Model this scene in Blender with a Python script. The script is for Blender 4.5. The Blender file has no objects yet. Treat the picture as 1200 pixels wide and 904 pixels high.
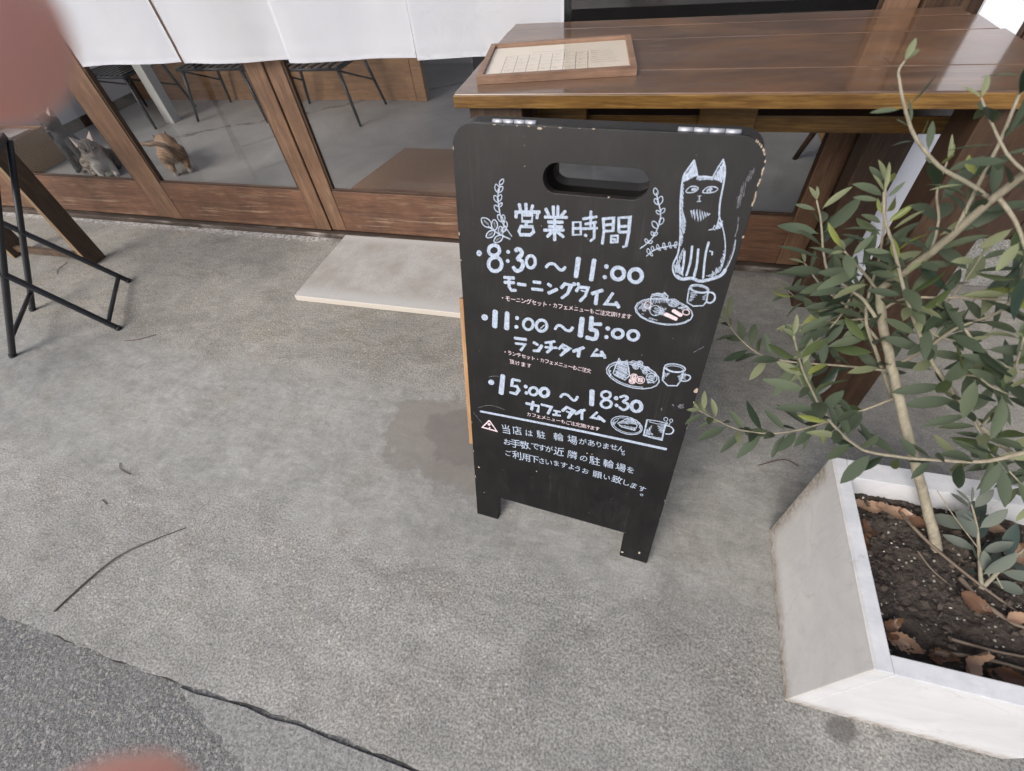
import bpy, bmesh, math, random
from mathutils import Vector, Matrix
from math import radians, sin, cos, pi

random.seed(11)
SC = bpy.context.scene
COL = SC.collection

# ------------------------------------------------------------------ camera
cam_d = bpy.data.cameras.new('camera')
cam = bpy.data.objects.new('camera', cam_d); COL.objects.link(cam)
cam.matrix_world = Matrix((
    (0.96362, -0.14233, 0.22623, 0.0),
    (0.25412, 0.75020, -0.61043, 0.0),
    (-0.08284, 0.64571, 0.75907, 1.05),
    (0, 0, 0, 1)))
cam_d.sensor_fit = 'HORIZONTAL'; cam_d.sensor_width = 36.0; cam_d.lens = 539.28 / 1200 * 36
cam_d.clip_start = 0.004; cam_d.clip_end = 400
cam_d.dof.use_dof = True; cam_d.dof.focus_distance = 1.15; cam_d.dof.aperture_fstop = 5.5
SC.camera = cam

# ------------------------------------------------------------------ sky and sun (bright overcast)
world = bpy.data.worlds.new('World'); SC.world = world; world.use_nodes = True
wn = world.node_tree.nodes; wl = world.node_tree.links
sky = wn.new('ShaderNodeTexSky'); sky.sky_type = 'NISHITA'; sky.sun_disc = False
SUN_EL, SUN_AZ = radians(40), radians(206)      # azimuth clockwise from +Y
sky.sun_elevation = SUN_EL; sky.sun_rotation = SUN_AZ
sky.air_density = 0.7; sky.dust_density = 3.5; sky.ozone_density = 0.6
wn['Background'].inputs['Strength'].default_value = 0.14
wl.new(sky.outputs[0], wn['Background'].inputs['Color'])
sun_d = bpy.data.lights.new('sun', 'SUN'); sun_d.energy = 1.8; sun_d.angle = radians(36); sun_d.color = (0.985, 0.99, 1.0)
sun = bpy.data.objects.new('sun', sun_d); COL.objects.link(sun)
sdir = Vector((sin(SUN_AZ) * cos(SUN_EL), cos(SUN_AZ) * cos(SUN_EL), sin(SUN_EL)))
sun.rotation_euler = sdir.to_track_quat('Z', 'Y').to_euler()
SC.view_settings.view_transform = 'Standard'; SC.view_settings.look = 'None'
SC.view_settings.exposure = 0.42; SC.view_settings.gamma = 1.0
SC.cycles.use_denoising = True
SC.cycles.max_bounces = 10; SC.cycles.diffuse_bounces = 5; SC.cycles.transparent_max_bounces = 16

# ------------------------------------------------------------------ helpers: objects
def tag(o, label=None, cat=None, group=None, kind=None):
    if label: o['label'] = label
    if cat: o['category'] = cat
    if group: o['group'] = group
    if kind: o['kind'] = kind
    return o
def empty(name, loc, label, cat, group=None, rz=0.0):
    o = bpy.data.objects.new(name, None); COL.objects.link(o)
    o.location = loc; o.rotation_euler = (0, 0, rz); o.empty_display_size = 0.05
    return tag(o, label, cat, group)
def obj(name, bm, mats, parent=None, smooth=False, world_space=True):
    """links bm as ONE mesh object; world_space geometry is put into the parent's frame"""
    me = bpy.data.meshes.new(name)
    if parent is not None and world_space:
        bpy.context.view_layer.update()
        bm.transform(parent.matrix_world.inverted())
    bm.normal_update()
    bm.to_mesh(me); bm.free()
    for m in (mats if isinstance(mats, (list, tuple)) else [mats]): me.materials.append(m)
    if smooth:
        for p in me.polygons: p.use_smooth = True
    o = bpy.data.objects.new(name, me); COL.objects.link(o)
    if parent is not None: o.parent = parent
    return o
def top(name, bm, mats, label=None, cat=None, group=None, kind=None, smooth=False, origin=None):
    if origin is not None: bm.transform(Matrix.Translation(-Vector(origin)))
    o = obj(name, bm, mats, None, smooth)
    if origin is not None: o.location = origin
    return tag(o, label, cat, group, kind)
def copy_tree(o, parent=None):
    c = o.copy(); COL.objects.link(c)
    if parent is not None: c.parent = parent
    for ch in list(o.children): copy_tree(ch, c)
    return c

# ------------------------------------------------------------------ helpers: shapes
def NB(): return bmesh.new()
def box(bm, x0, x1, y0, y1, z0, z1, bev=0.0, mat=0, M=None, seg=2):
    t = bmesh.new(); r = bmesh.ops.create_cube(t, size=1.0)
    for v in t.verts:
        v.co = Vector((x0 + (v.co.x + .5) * (x1 - x0), y0 + (v.co.y + .5) * (y1 - y0), z0 + (v.co.z + .5) * (z1 - z0)))
    if bev > 0: bmesh.ops.bevel(t, geom=t.edges[:], offset=bev, segments=seg, affect='EDGES', profile=.5)
    for f in t.faces: f.material_index = mat
    if M is not None: t.transform(M)
    me = bpy.data.meshes.new('tmp'); t.to_mesh(me); t.free()
    bm.from_mesh(me); bpy.data.meshes.remove(me)
def catmull(pts, n=4):
    P = [Vector(p) for p in pts]
    if len(P) < 3:
        return [P[0].lerp(P[1], i / n) for i in range(n + 1)]
    out = []
    for i in range(len(P) - 1):
        p0 = P[max(i - 1, 0)]; p1 = P[i]; p2 = P[i + 1]; p3 = P[min(i + 2, len(P) - 1)]
        for k in range(n):
            t = k / n
            out.append(.5 * ((2 * p1) + (p2 - p0) * t + (2 * p0 - 5 * p1 + 4 * p2 - p3) * t * t + (3 * p1 - p0 - 3 * p2 + p3) * t ** 3))
    out.append(P[-1]); return out
def tube(bm, pts, r, seg=8, mat=0, cap=True, squash=1.0):
    P = [Vector(p) for p in pts]
    n = len(P); R = r if isinstance(r, (list, tuple)) else [r] * n
    rings = []; ref = None
    for i, p in enumerate(P):
        d = (P[min(i + 1, n - 1)] - P[max(i - 1, 0)]).normalized()
        if ref is None:
            ref = d.orthogonal().normalized()
        ref = (ref - d * ref.dot(d)).normalized()
        b = d.cross(ref)
        rings.append([bm.verts.new(p + (ref * cos(2 * pi * k / seg) + b * sin(2 * pi * k / seg) * squash) * R[i]) for k in range(seg)])
    for a, b in zip(rings, rings[1:]):
        for k in range(seg):
            f = bm.faces.new((a[k], a[(k + 1) % seg], b[(k + 1) % seg], b[k])); f.material_index = mat; f.smooth = True
    if cap:
        f = bm.faces.new(rings[0][::-1]); f.material_index = mat
        f = bm.faces.new(rings[-1]); f.material_index = mat
def prism(bm, poly, z0, z1, M=None, mat=0):
    """poly in XY, extruded from z0 to z1"""
    lo = [bm.verts.new((x, y, z0)) for x, y in poly]; hi = [bm.verts.new((x, y, z1)) for x, y in poly]
    fs = [bm.faces.new(lo[::-1]), bm.faces.new(hi)]
    n = len(poly)
    for i in range(n): fs.append(bm.faces.new((lo[i], lo[(i + 1) % n], hi[(i + 1) % n], hi[i])))
    for f in fs: f.material_index = mat
    if M is not None: bmesh.ops.transform(bm, matrix=M, verts=lo + hi)
    return fs
def blob(chains, voxel, smooth_it=3):
    """one continuous skin round chains of spheres [(points, radii)] -> bmesh"""
    bm = NB()
    for pts, rad in chains:
        P = [Vector(p) for p in pts]
        dense = []
        if len(P) == 1: dense = [(P[0], rad[0])]
        for i in range(len(P) - 1):
            L = (P[i + 1] - P[i]).length; k = max(2, int(L / (min(rad[i], rad[i + 1]) * .35)))
            for j in range(k + (1 if i == len(P) - 2 else 0)):
                t = j / k; dense.append((P[i].lerp(P[i + 1], t), rad[i] + (rad[i + 1] - rad[i]) * t))
        for c, r in dense:
            bmesh.ops.create_icosphere(bm, subdivisions=2, radius=r, matrix=Matrix.Translation(c))
    me = bpy.data.meshes.new('tmp'); bm.to_mesh(me); bm.free()
    o = bpy.data.objects.new('tmp', me); COL.objects.link(o)
    m = o.modifiers.new('r', 'REMESH'); m.mode = 'VOXEL'; m.voxel_size = voxel
    s = o.modifiers.new('s', 'SMOOTH'); s.factor = .6; s.iterations = smooth_it
    dg = bpy.context.evaluated_depsgraph_get(); dg.update()
    me2 = bpy.data.meshes.new_from_object(o.evaluated_get(dg))
    bm = NB(); bm.from_mesh(me2)
    bpy.data.objects.remove(o); bpy.data.meshes.remove(me); bpy.data.meshes.remove(me2)
    for f in bm.faces: f.smooth = True
    return bm

# ------------------------------------------------------------------ helpers: materials
class NT:
    def __init__(s, name, rough=.6):
        s.m = bpy.data.materials.new(name); s.m.use_nodes = True
        s.t = s.m.node_tree; s.b = s.t.nodes['Principled BSDF']; s.b.inputs['Roughness'].default_value = rough
        s.out = s.t.nodes['Material Output']
    def n(s, typ, **kw):
        x = s.t.nodes.new(typ)
        for k, v in kw.items(): setattr(x, k, v)
        return x
    def put(s, sock, v):
        if isinstance(v, bpy.types.NodeSocket): s.t.links.new(v, sock)
        elif isinstance(v, (tuple, list)) and sock.type == 'RGBA': sock.default_value = (*v[:3], 1)
        else: sock.default_value = v
    def coord(s, scale=(1, 1, 1), loc=(0, 0, 0), rot=(0, 0, 0), kind='Object'):
        c = s.n('ShaderNodeTexCoord'); mp = s.n('ShaderNodeMapping')
        mp.inputs['Scale'].default_value = scale; mp.inputs['Location'].default_value = loc; mp.inputs['Rotation'].default_value = rot
        s.t.links.new(c.outputs[kind], mp.inputs[0]); return mp.outputs[0]
    def noise(s, vec, scale, detail=3, rough=.5, dist=0.0, color=False):
        x = s.n('ShaderNodeTexNoise'); s.put(x.inputs['Vector'], vec)
        x.inputs['Scale'].default_value = scale; x.inputs['Detail'].default_value = detail
        x.inputs['Roughness'].default_value = rough; x.inputs['Distortion'].default_value = dist
        return x.outputs['Color' if color else 'Fac']
    def voro(s, vec, scale, feature='F1', out='Distance', rand=1.0):
        x = s.n('ShaderNodeTexVoronoi', feature=feature); s.put(x.inputs['Vector'], vec); x.inputs['Scale'].default_value = scale
        x.inputs['Randomness'].default_value = rand
        return x.outputs[out]
    def ramp(s, fac, stops, interp='LINEAR'):
        x = s.n('ShaderNodeValToRGB'); x.color_ramp.interpolation = interp
        e = x.color_ramp.elements
        while len(e) < len(stops): e.new(.5)
        for k, (p, c) in zip(e, stops):
            k.position = p; k.color = (c, c, c, 1) if isinstance(c, (int, float)) else (*c, 1)
        s.put(x.inputs[0], fac); return x.outputs[0]
    def mix(s, f, a, b, blend='MIX'):
        x = s.n('ShaderNodeMix', data_type='RGBA', blend_type=blend)
        s.put(x.inputs[0], f); s.put(x.inputs[6], a); s.put(x.inputs[7], b); return x.outputs[2]
    def math(s, op, a, b=0.0, c=0.0, clamp=False):
        x = s.n('ShaderNodeMath', operation=op, use_clamp=clamp)
        s.put(x.inputs[0], a); s.put(x.inputs[1], b); s.put(x.inputs[2], c); return x.outputs[0]
    def sstep(s, v, a, b):
        x = s.n('ShaderNodeMapRange', interpolation_type='SMOOTHSTEP')
        s.put(x.inputs[0], v); x.inputs[1].default_value = a; x.inputs[2].default_value = b
        return x.outputs[0]
    def sep(s, vec):
        x = s.n('ShaderNodeSeparateXYZ'); s.put(x.inputs[0], vec); return x.outputs
    def bump(s, h, strength=.3, dist=.002, nrm=None):
        x = s.n('ShaderNodeBump'); x.inputs['Strength'].default_value = strength; x.inputs['Distance'].default_value = dist
        s.put(x.inputs['Height'], h)
        if nrm is not None: s.t.links.new(nrm, x.inputs['Normal'])
        return x.outputs[0]
    def base(s, c): s.put(s.b.inputs['Base Color'], c)
    def rough(s, v): s.put(s.b.inputs['Roughness'], v)
    def normal(s, v): s.t.links.new(v, s.b.inputs['Normal'])
    def ellipse(s, xyz, cx, cy, rx, ry, a=.8, b=1.05, wob=None, rot=0.0):
        dx = s.math('SUBTRACT', xyz[0], cx); dy = s.math('SUBTRACT', xyz[1], cy)
        u = s.math('ADD', s.math('MULTIPLY', dx, cos(rot) / rx), s.math('MULTIPLY', dy, sin(rot) / rx))
        v = s.math('ADD', s.math('MULTIPLY', dx, -sin(rot) / ry), s.math('MULTIPLY', dy, cos(rot) / ry))
        d = s.math('SQRT', s.math('ADD', s.math('MULTIPLY', u, u), s.math('MULTIPLY', v, v)))
        if wob is not None: d = s.math('ADD', d, wob)
        return s.math('SUBTRACT', 1.0, s.sstep(d, a, b))

def plain(name, c, rough=.6, metal=0.0, nscale=30, namt=.15, bump=.0, spec=None):
    t = NT(name, rough)
    f = t.noise(t.coord(), nscale, 4, .6)
    t.base(t.mix(f, tuple(v * (1 - namt) for v in c), tuple(min(1, v * (1 + namt)) for v in c)))
    t.b.inputs['Metallic'].default_value = metal
    if spec is not None: t.b.inputs['Specular IOR Level'].default_value = spec
    if bump: t.normal(t.bump(t.noise(t.coord(), nscale * 6, 3), bump, .001))
    return t.m

def wood(name, dark, mid, light, axis='x', rough=(.35, .6), scale=1.0, wear=0.0, wearcol=(.35, .3, .26), bump=.25, blotch=.5):
    """grain runs along axis, object coordinates"""
    t = NT(name)
    st = {'x': (.06, 1, 1), 'y': (1, .06, 1), 'z': (1, 1, .06)}[axis]
    v = t.coord(tuple(k * scale for k in st))
    g1 = t.noise(v, 55, 6, .65, .6); g2 = t.noise(v, 260, 3, .6)
    c = t.mix(t.ramp(g1, [(.3, 0), (.7, 1)]), dark, mid)
    c = t.mix(t.math('MULTIPLY', t.ramp(g2, [(.45, 0), (.75, 1)]), .5), c, light)
    c = t.mix(t.math('MULTIPLY', t.ramp(t.noise(t.coord(), 7 * scale, 4, .6), [(.4, 0), (.7, 1)]), blotch), c, tuple(k * .55 for k in dark))
    if wear > 0:
        w = t.math('MULTIPLY', t.ramp(t.noise(t.coord(tuple(k * 1 for k in st)), 40, 6, .75), [(.52, 0), (.62, 1)]), t.ramp(t.noise(t.coord(), 6, 3), [(.45, 0), (.6, 1)]))
        c = t.mix(t.math('MULTIPLY', w, wear), c, wearcol)
    t.base(c)
    t.rough(t.math('ADD', rough[0], t.math('MULTIPLY', g1, rough[1] - rough[0])))
    t.normal(t.bump(t.math('ADD', g1, t.math('MULTIPLY', g2, .4)), bump, .0015))
    return t.m

# ================================================================== MATERIALS
def m_concrete():
    t = NT('concrete', .85); v = t.coord(); xyz = t.sep(v)
    n1 = t.noise(v, 1.6, 5, .6, .4); n2 = t.noise(v, 7, 6, .65); n3 = t.noise(v, 30, 5, .6)
    sp = t.noise(v, 215, 2, .6); sp2 = t.noise(v, 720, 2, .6); vc = t.voro(v, 270, 'F1', 'Color'); vcs = t.sep(vc)
    wob = t.math('MULTIPLY', t.math('SUBTRACT', t.noise(v, 3.2, 5, .65, .5), .5), .30)
    yw = t.math('ADD', xyz[1], wob)
    band = t.math('MULTIPLY', t.sstep(yw, .25, .40), t.math('SUBTRACT', 1.0, t.sstep(yw, .70, .84)))
    right = t.sstep(t.math('ADD', xyz[0], wob), .1, .35)
    smooth = t.math('MAXIMUM', t.math('MULTIPLY', band, .95), t.math('MULTIPLY', right, t.math('MULTIPLY', t.sstep(yw, .28, .5), .7)))
    # exposed fine aggregate: close grained, sparse lighter and darker stones
    agg = t.mix(t.ramp(sp, [(.37, 0), (.63, 1)]), (.125, .124, .116), (.42, .416, .395))
    agg = t.mix(.40, agg, t.mix(t.ramp(sp2, [(.36, 0), (.64, 1)]), (.13, .129, .123), (.44, .438, .42)))
    agg = t.mix(t.math('MULTIPLY', t.ramp(vcs[0], [(.90, 0), (.97, .7)]), t.ramp(n2, [(.4, 0), (.6, 1)])), agg, (.55, .54, .52))
    agg = t.mix(t.ramp(vcs[1], [(.93, 0), (.98, .6)]), agg, (.12, .117, .11))
    # trowelled skin: swirls, brush strokes, hair cracks
    tro = t.mix(t.ramp(n3, [(.3, 0), (.7, 1)]), (.245, .246, .232), (.325, .325, .308))
    tro = t.mix(t.math('MULTIPLY', t.ramp(t.noise(t.coord((1, 3.4, 1), rot=(0, 0, .5)), 24, 7, .72, 1.4), [(.50, 0), (.66, 1)]), .5), tro, (.44, .44, .425))
    tro = t.mix(t.math('MULTIPLY', t.ramp(t.noise(t.coord((2.6, 1, 1), rot=(0, 0, -.35)), 17, 7, .75, 2.0), [(.50, 0), (.62, 1)]), .6), tro, (.215, .213, .203))
    tro = t.mix(.25, tro, agg)
    cr = t.voro(t.mix(.06, v, t.noise(v, 14, 4, .6, 0, True)), 15, 'DISTANCE_TO_EDGE')
    crk = t.math('MULTIPLY', t.ramp(cr, [(.0, 1), (.022, 0)]), t.math('MULTIPLY', t.ramp(t.noise(v, 2.6, 3), [(.50, 0), (.62, 1)]), .38))
    tro = t.mix(t.math('MULTIPLY', crk, smooth), tro, (.12, .115, .105))
    c = t.mix(smooth, agg, tro)
    # broad dirt and wear: large clouds, medium blotches, dragged streaks
    b1 = t.ramp(t.noise(v, 1.5, 6, .62, .8), [(.30, .72), (.48, .97), (.70, 1.12)])
    b2 = t.ramp(t.noise(t.coord((1, 1.5, 1), rot=(0, 0, .4)), 5.5, 7, .72, 1.3), [(.32, .78), (.55, 1.0), (.72, 1.13)])
    b3 = t.ramp(t.noise(t.coord((1, 2.6, 1), rot=(0, 0, -.2)), 13, 7, .75, 1.0), [(.36, .84), (.55, 1.0), (.7, 1.08)])
    c = t.mix(1.0, c, b1, 'MULTIPLY'); c = t.mix(1.0, c, b2, 'MULTIPLY'); c = t.mix(1.0, c, b3, 'MULTIPLY')
    c = t.mix(t.math('MULTIPLY', t.ramp(n2, [(.50, 0), (.72, 1)]), .6), c, t.mix(1, c, (.87, .82, .74), 'MULTIPLY'))
    warm = t.math('MULTIPLY', t.sstep(yw, .66, .9), .7)
    c = t.mix(warm, c, t.mix(1, c, (.95, .90, .82), 'MULTIPLY'))
    c = t.mix(1.0, c, (.955, .950, .925), 'MULTIPLY')
    # old water stain beside the board: two nested tide marks
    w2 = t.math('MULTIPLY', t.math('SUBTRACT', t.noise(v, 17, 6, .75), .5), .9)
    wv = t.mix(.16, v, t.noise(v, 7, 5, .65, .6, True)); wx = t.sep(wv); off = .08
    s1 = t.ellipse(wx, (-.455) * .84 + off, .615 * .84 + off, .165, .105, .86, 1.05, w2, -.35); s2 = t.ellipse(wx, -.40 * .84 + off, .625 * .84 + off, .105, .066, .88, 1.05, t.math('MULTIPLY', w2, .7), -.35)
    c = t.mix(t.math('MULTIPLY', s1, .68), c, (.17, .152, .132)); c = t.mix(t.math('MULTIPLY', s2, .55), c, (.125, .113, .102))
    # damp spots in front of the planter, dirt under the door
    d1 = t.math('MAXIMUM', t.ellipse(xyz, .462, .187, .032, .021, .6, 1.1, w2, .3), t.math('MULTIPLY', t.ellipse(xyz, .528, .197, .014, .012, .6, 1.1, w2), .6))
    c = t.mix(t.math('MULTIPLY', d1, .75), c, (.085, .08, .073))
    lime = t.math('MULTIPLY', t.ramp(t.math('ADD', xyz[1], t.math('MULTIPLY', t.math('SUBTRACT', n3, .5), .10)), [(.0, 0), (1, 1)]), 1.0)
    edge = t.sstep(t.math('ADD', xyz[1], t.math('MULTIPLY', t.math('SUBTRACT', t.noise(v, 40, 6, .75), .5), .16)), 1.475, 1.50)
    lm = t.math('MULTIPLY', edge, t.math('MULTIPLY', t.ramp(t.noise(v, 60, 5, .75), [(.42, 0), (.56, 1)]), t.math('SUBTRACT', 1.0, t.sstep(xyz[0], -1.35, -1.28))))
    c = t.mix(t.math('MULTIPLY', edge, .55), c, (.12, .11, .10)); c = t.mix(t.math('MULTIPLY', lm, .9), c, (.50, .48, .45))
    # white scuffs and dark flecks
    sc = t.math('MULTIPLY', t.ramp(t.noise(t.coord((1, 14, 1), rot=(0, 0, .9)), 9, 5, .75), [(.66, 0), (.70, 1)]), t.ramp(n2, [(.5, 0), (.6, 1)]))
    c = t.mix(t.math('MULTIPLY', sc, .30), c, (.46, .45, .435))
    pit = t.ramp(t.voro(v, 46, 'F1', 'Distance'), [(.035, 1), (.06, 0)]); pit = t.math('MULTIPLY', pit, t.ramp(t.noise(v, 23, 2), [(.63, 0), (.68, 1)]))
    c = t.mix(t.math('MULTIPLY', pit, .7), c, (.07, .065, .06))
    t.base(c)
    h = t.math('ADD', t.math('MULTIPLY', sp, t.math('SUBTRACT', 1.15, smooth)), t.math('MULTIPLY', n3, .5))
    h = t.math('SUBTRACT', h, t.math('MULTIPLY', t.math('MULTIPLY', crk, smooth), .6))
    t.normal(t.bump(h, .55, .0025)); t.rough(t.math('ADD', .93, t.math('MULTIPLY', smooth, -.22)))
    return t.m
def m_asphalt():
    t = NT('asphalt', .9); v = t.coord()
    vd = t.voro(v, 95, 'F1', 'Distance'); vc = t.sep(t.voro(v, 95, 'F1', 'Color')); v2 = t.sep(t.voro(v, 300, 'F1', 'Color'))
    c = t.mix(t.ramp(t.noise(v, 340, 3, .75), [(.32, 0), (.68, 1)]), (.048, .048, .047), (.20, .20, .194))
    c = t.mix(t.ramp(v2[0], [(.80, 0), (.92, .75)]), c, (.29, .288, .275)); c = t.mix(t.ramp(v2[1], [(.93, 0), (.97, .8)]), c, (.36, .33, .27))
    st = t.math('MULTIPLY', t.ramp(vd, [(.30, 1), (.40, 0)]), t.ramp(vc[0], [(.74, 0), (.80, 1)]))
    c = t.mix(t.math('MULTIPLY', st, .8), c, t.mix(vc[1], (.14, .145, .15), (.34, .335, .31)))
    c = t.mix(t.ramp(t.noise(v, 4, 4, .6), [(.4, 0), (.7, .4)]), c, (.22, .218, .208))
    t.base(c); t.normal(t.bump(t.math('ADD', t.noise(v, 240, 3, .7), t.math('MULTIPLY', vd, -.8)), .8, .004)); return t.m
MAT_CONC = m_concrete(); MAT_ASPH = m_asphalt()
MAT_DIRT = plain('dirt', (.045, .04, .034), .95, nscale=120, namt=.5, bump=.5)
def m_slab():
    t = NT('stone_step', .8); v = t.coord(); xyz = t.sep(v)
    n = t.noise(v, 160, 4, .7); b = t.noise(v, 7, 5, .6)
    c = t.mix(t.ramp(n, [(.3, 0), (.7, 1)]), (.20, .198, .195), (.38, .38, .375))
    c = t.mix(t.ramp(b, [(.40, .0), (.62, .85)]), c, (.165, .15, .132))
    d = t.math('ABSOLUTE', t.math('SUBTRACT', xyz[1], .215)); e = t.math('MULTIPLY', t.sstep(t.math('ADD', d, t.math('MULTIPLY', t.math('SUBTRACT', b, .5), .12)), .14, .20), .7)
    c = t.mix(e, c, (.40, .405, .41)); side = t.math('SUBTRACT', 1.0, t.sstep(xyz[2], .021, .026)); c = t.mix(t.math('MULTIPLY', side, .8), c, (.55, .50, .42))
    sc = t.ramp(t.noise(t.coord((14, 1, 1)), 8, 4, .7), [(.68, 0), (.72, .5)]); c = t.mix(sc, c, (.16, .14, .12))
    t.base(c); t.normal(t.bump(n, .5, .0015)); return t.m
MAT_SLAB = m_slab()
DOORX = wood('door_wood_rail', (.070, .033, .019), (.165, .080, .044), (.26, .14, .082), 'x', (.42, .7), 1.0, .6, (.33, .23, .15), .3, .6)
DOORZ = wood('door_wood_stile', (.085, .044, .025), (.185, .102, .056), (.29, .17, .098), 'z', (.42, .7), 1.0, .35, (.36, .25, .16), .3, .5)
WALLW = wood('wall_boards', (.030, .016, .010), (.065, .034, .02), (.10, .055, .03), 'z', (.5, .75), 1.0, .2, (.2, .15, .1))
DARKW = wood('dark_stained_wood', (.022, .011, .006), (.060, .030, .014), (.105, .055, .024), 'z', (.38, .65), 1.0, .3, (.13, .085, .045), .3, .4)
def m_tabletop():
    t = wood('table_top_wood', (.070, .037, .020), (.115, .060, .030), (.160, .085, .042), 'x', (.34, .5), .9, .5, (.21, .14, .09), .12, .6)
    q = NT.__new__(NT); q.m = t; q.t = t.node_tree; q.b = t.node_tree.nodes['Principled BSDF']
    c0 = q.b.inputs['Base Color'].links[0].from_socket; v = q.coord()
    # wear: warm patches where the stain is thin, pale scratches, grey weathering towards the right end
    warm = q.math('MULTIPLY', q.ramp(q.noise(q.coord((.5, 1, 1)), 5, 6, .65, .8), [(.48, 0), (.66, 1)]), .65)
    c1 = q.mix(warm, c0, (.20, .095, .038))
    grey = q.math('MULTIPLY', q.ramp(q.noise(q.coord((.35, 1, 1)), 8, 6, .7, .6), [(.50, 0), (.68, 1)]), .5)
    c1 = q.mix(grey, c1, (.125, .095, .075))
    scr = q.math('MAXIMUM', q.ramp(q.noise(q.coord((1, 9, 1), rot=(0, 0, .55)), 7, 4, .75), [(.70, 0), (.72, 1)]), q.ramp(q.noise(q.coord((.12, 6, 1)), 9, 4, .75), [(.69, 0), (.71, 1)]))
    c1 = q.mix(q.math('MULTIPLY', scr, .5), c1, (.34, .27, .21))
    q.base(c1)
    b = t.node_tree.nodes['Principled BSDF']; b.inputs['Coat Weight'].default_value = .75; b.inputs['Coat Roughness'].default_value = .10; b.inputs['Coat IOR'].default_value = 1.6
    return t
TOPW = m_tabletop()
EDGEW = wood('table_edge_wood', (.075, .035, .010), (.235, .125, .030), (.42, .25, .07), 'x', (.28, .5), 1.0, .35, (.07, .035, .015), .2, .5)
PLANKW = wood('old_plank', (.045, .027, .016), (.105, .064, .036), (.19, .125, .075), 'z', (.55, .8), 1.0, .4, (.05, .03, .02), .3, .6)
PLANKE = wood('plank_edge', (.17, .11, .06), (.27, .18, .10), (.36, .26, .16), 'z', (.6, .8))
PANELW = wood('counter_boards', (.22, .115, .055), (.36, .20, .10), (.46, .28, .15), 'x', (.5, .7), 1.0, .5, (.16, .08, .04), .15, .45)
FRAMEW = wood('frame_wood', (.15, .085, .052), (.26, .155, .10), (.36, .24, .165), 'x', (.45, .6), 1.4, .3, (.5, .38, .28))
RAWW = wood('raw_plywood', (.30, .16, .07), (.44, .26, .12), (.55, .36, .19), 'y', (.6, .8))
PALEW = wood('chipped_wood', (.34, .27, .20), (.48, .39, .30), (.56, .48, .39), 'y', (.7, .85))
BLACKM = plain('black_steel', (.014, .015, .018), .42, nscale=90, namt=.4, bump=.15)
CHROME = plain('steel_hinge', (.50, .51, .54), .62, .8, 60, .1)
WHITEP = plain('white_panel', (.74, .76, .80), .55, nscale=8, namt=.04)
IWALL = plain('plaster', (.70, .69, .66), .9, nscale=5, namt=.05)
IBLACK = plain('black_room_depth', (.006, .006, .007), .6, nscale=6, namt=.5)
GREYP = plain('pale_grey_paint', (.42, .42, .40), .7, nscale=10)
def m_ifloor():
    t = NT('interior_floor', .42); v = t.coord()
    n = t.noise(v, 3, 6, .65, .5); n2 = t.noise(v, 60, 4, .7)
    c = t.mix(t.ramp(n, [(.3, 0), (.7, 1)]), (.20, .195, .183), (.325, .32, .305)); c = t.mix(t.math('MULTIPLY', n2, .3), c, (.2, .2, .2))
    vv = t.mix(.16, v, t.noise(v, 4.5, 5, .7, 0, True)); x = t.sep(vv)
    ln = t.math('ABSOLUTE', t.math('SUBTRACT', t.math('ADD', x[1], t.math('MULTIPLY', x[0], -.60)), 3.64))
    cr = t.math('MULTIPLY', t.math('SUBTRACT', 1.0, t.sstep(ln, .008, .022)), t.ramp(t.noise(v, 9, 4, .7), [(.36, 0), (.5, 1)]))
    c = t.mix(t.math('MULTIPLY', cr, .8), c, (.07, .065, .06))
    t.base(c); t.normal(t.bump(n2, .1, .001)); return t.m
IFLOOR = m_ifloor()
def m_cloth():
    t = NT('white_cotton', .85); v = t.coord()
    w = t.noise(t.coord((1, 1, 1)), 600, 2, .5)
    t.base(t.mix(t.noise(v, 6, 4), (.85, .87, .905), (.88, .895, .925)))
    t.normal(t.bump(t.math('ADD', w, t.math('MULTIPLY', t.noise(t.coord((1.3, 1, 1)), 5, 4, .5, .3), 10)), .16, .004))
    tr = t.n('ShaderNodeBsdfTranslucent'); tr.inputs[0].default_value = (.8, .8, .8, 1)
    mx = t.n('ShaderNodeMixShader'); mx.inputs[0].default_value = .22
    t.t.links.new(t.b.outputs[0], mx.inputs[1]); t.t.links.new(tr.outputs[0], mx.inputs[2]); t.t.links.new(mx.outputs[0], t.out.inputs[0])
    return t.m
CLOTH = m_cloth()
def m_glass(name, rough=.0, tint=(.98, .98, .97), ior=1.45):
    t = NT(name)
    tr = t.n('ShaderNodeBsdfTransparent'); tr.inputs[0].default_value = (*tint, 1)
    gl = t.n('ShaderNodeBsdfGlossy'); gl.inputs['Roughness'].default_value = rough
    lw = t.n('ShaderNodeLayerWeight'); lw.inputs[0].default_value = .5
    f0 = ((ior - 1) / (ior + 1)) ** 2 * 2.3      # both faces of the pane
    fr = t.math('ADD', f0, t.math('MULTIPLY', t.math('POWER', lw.outputs['Facing'], 5.0), 1 - f0))
    mx = t.n('ShaderNodeMixShader'); t.t.links.new(fr, mx.inputs[0])
    t.t.links.new(tr.outputs[0], mx.inputs[1]); t.t.links.new(gl.outputs[0], mx.inputs[2]); t.t.links.new(mx.outputs[0], t.out.inputs[0])
    return t.m
GLASS = m_glass('window_glass'); PICGLASS = m_glass('picture_glass', .03, (.97, .97, .96))

# ================================================================== SETTING
YF = 1.53
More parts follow.
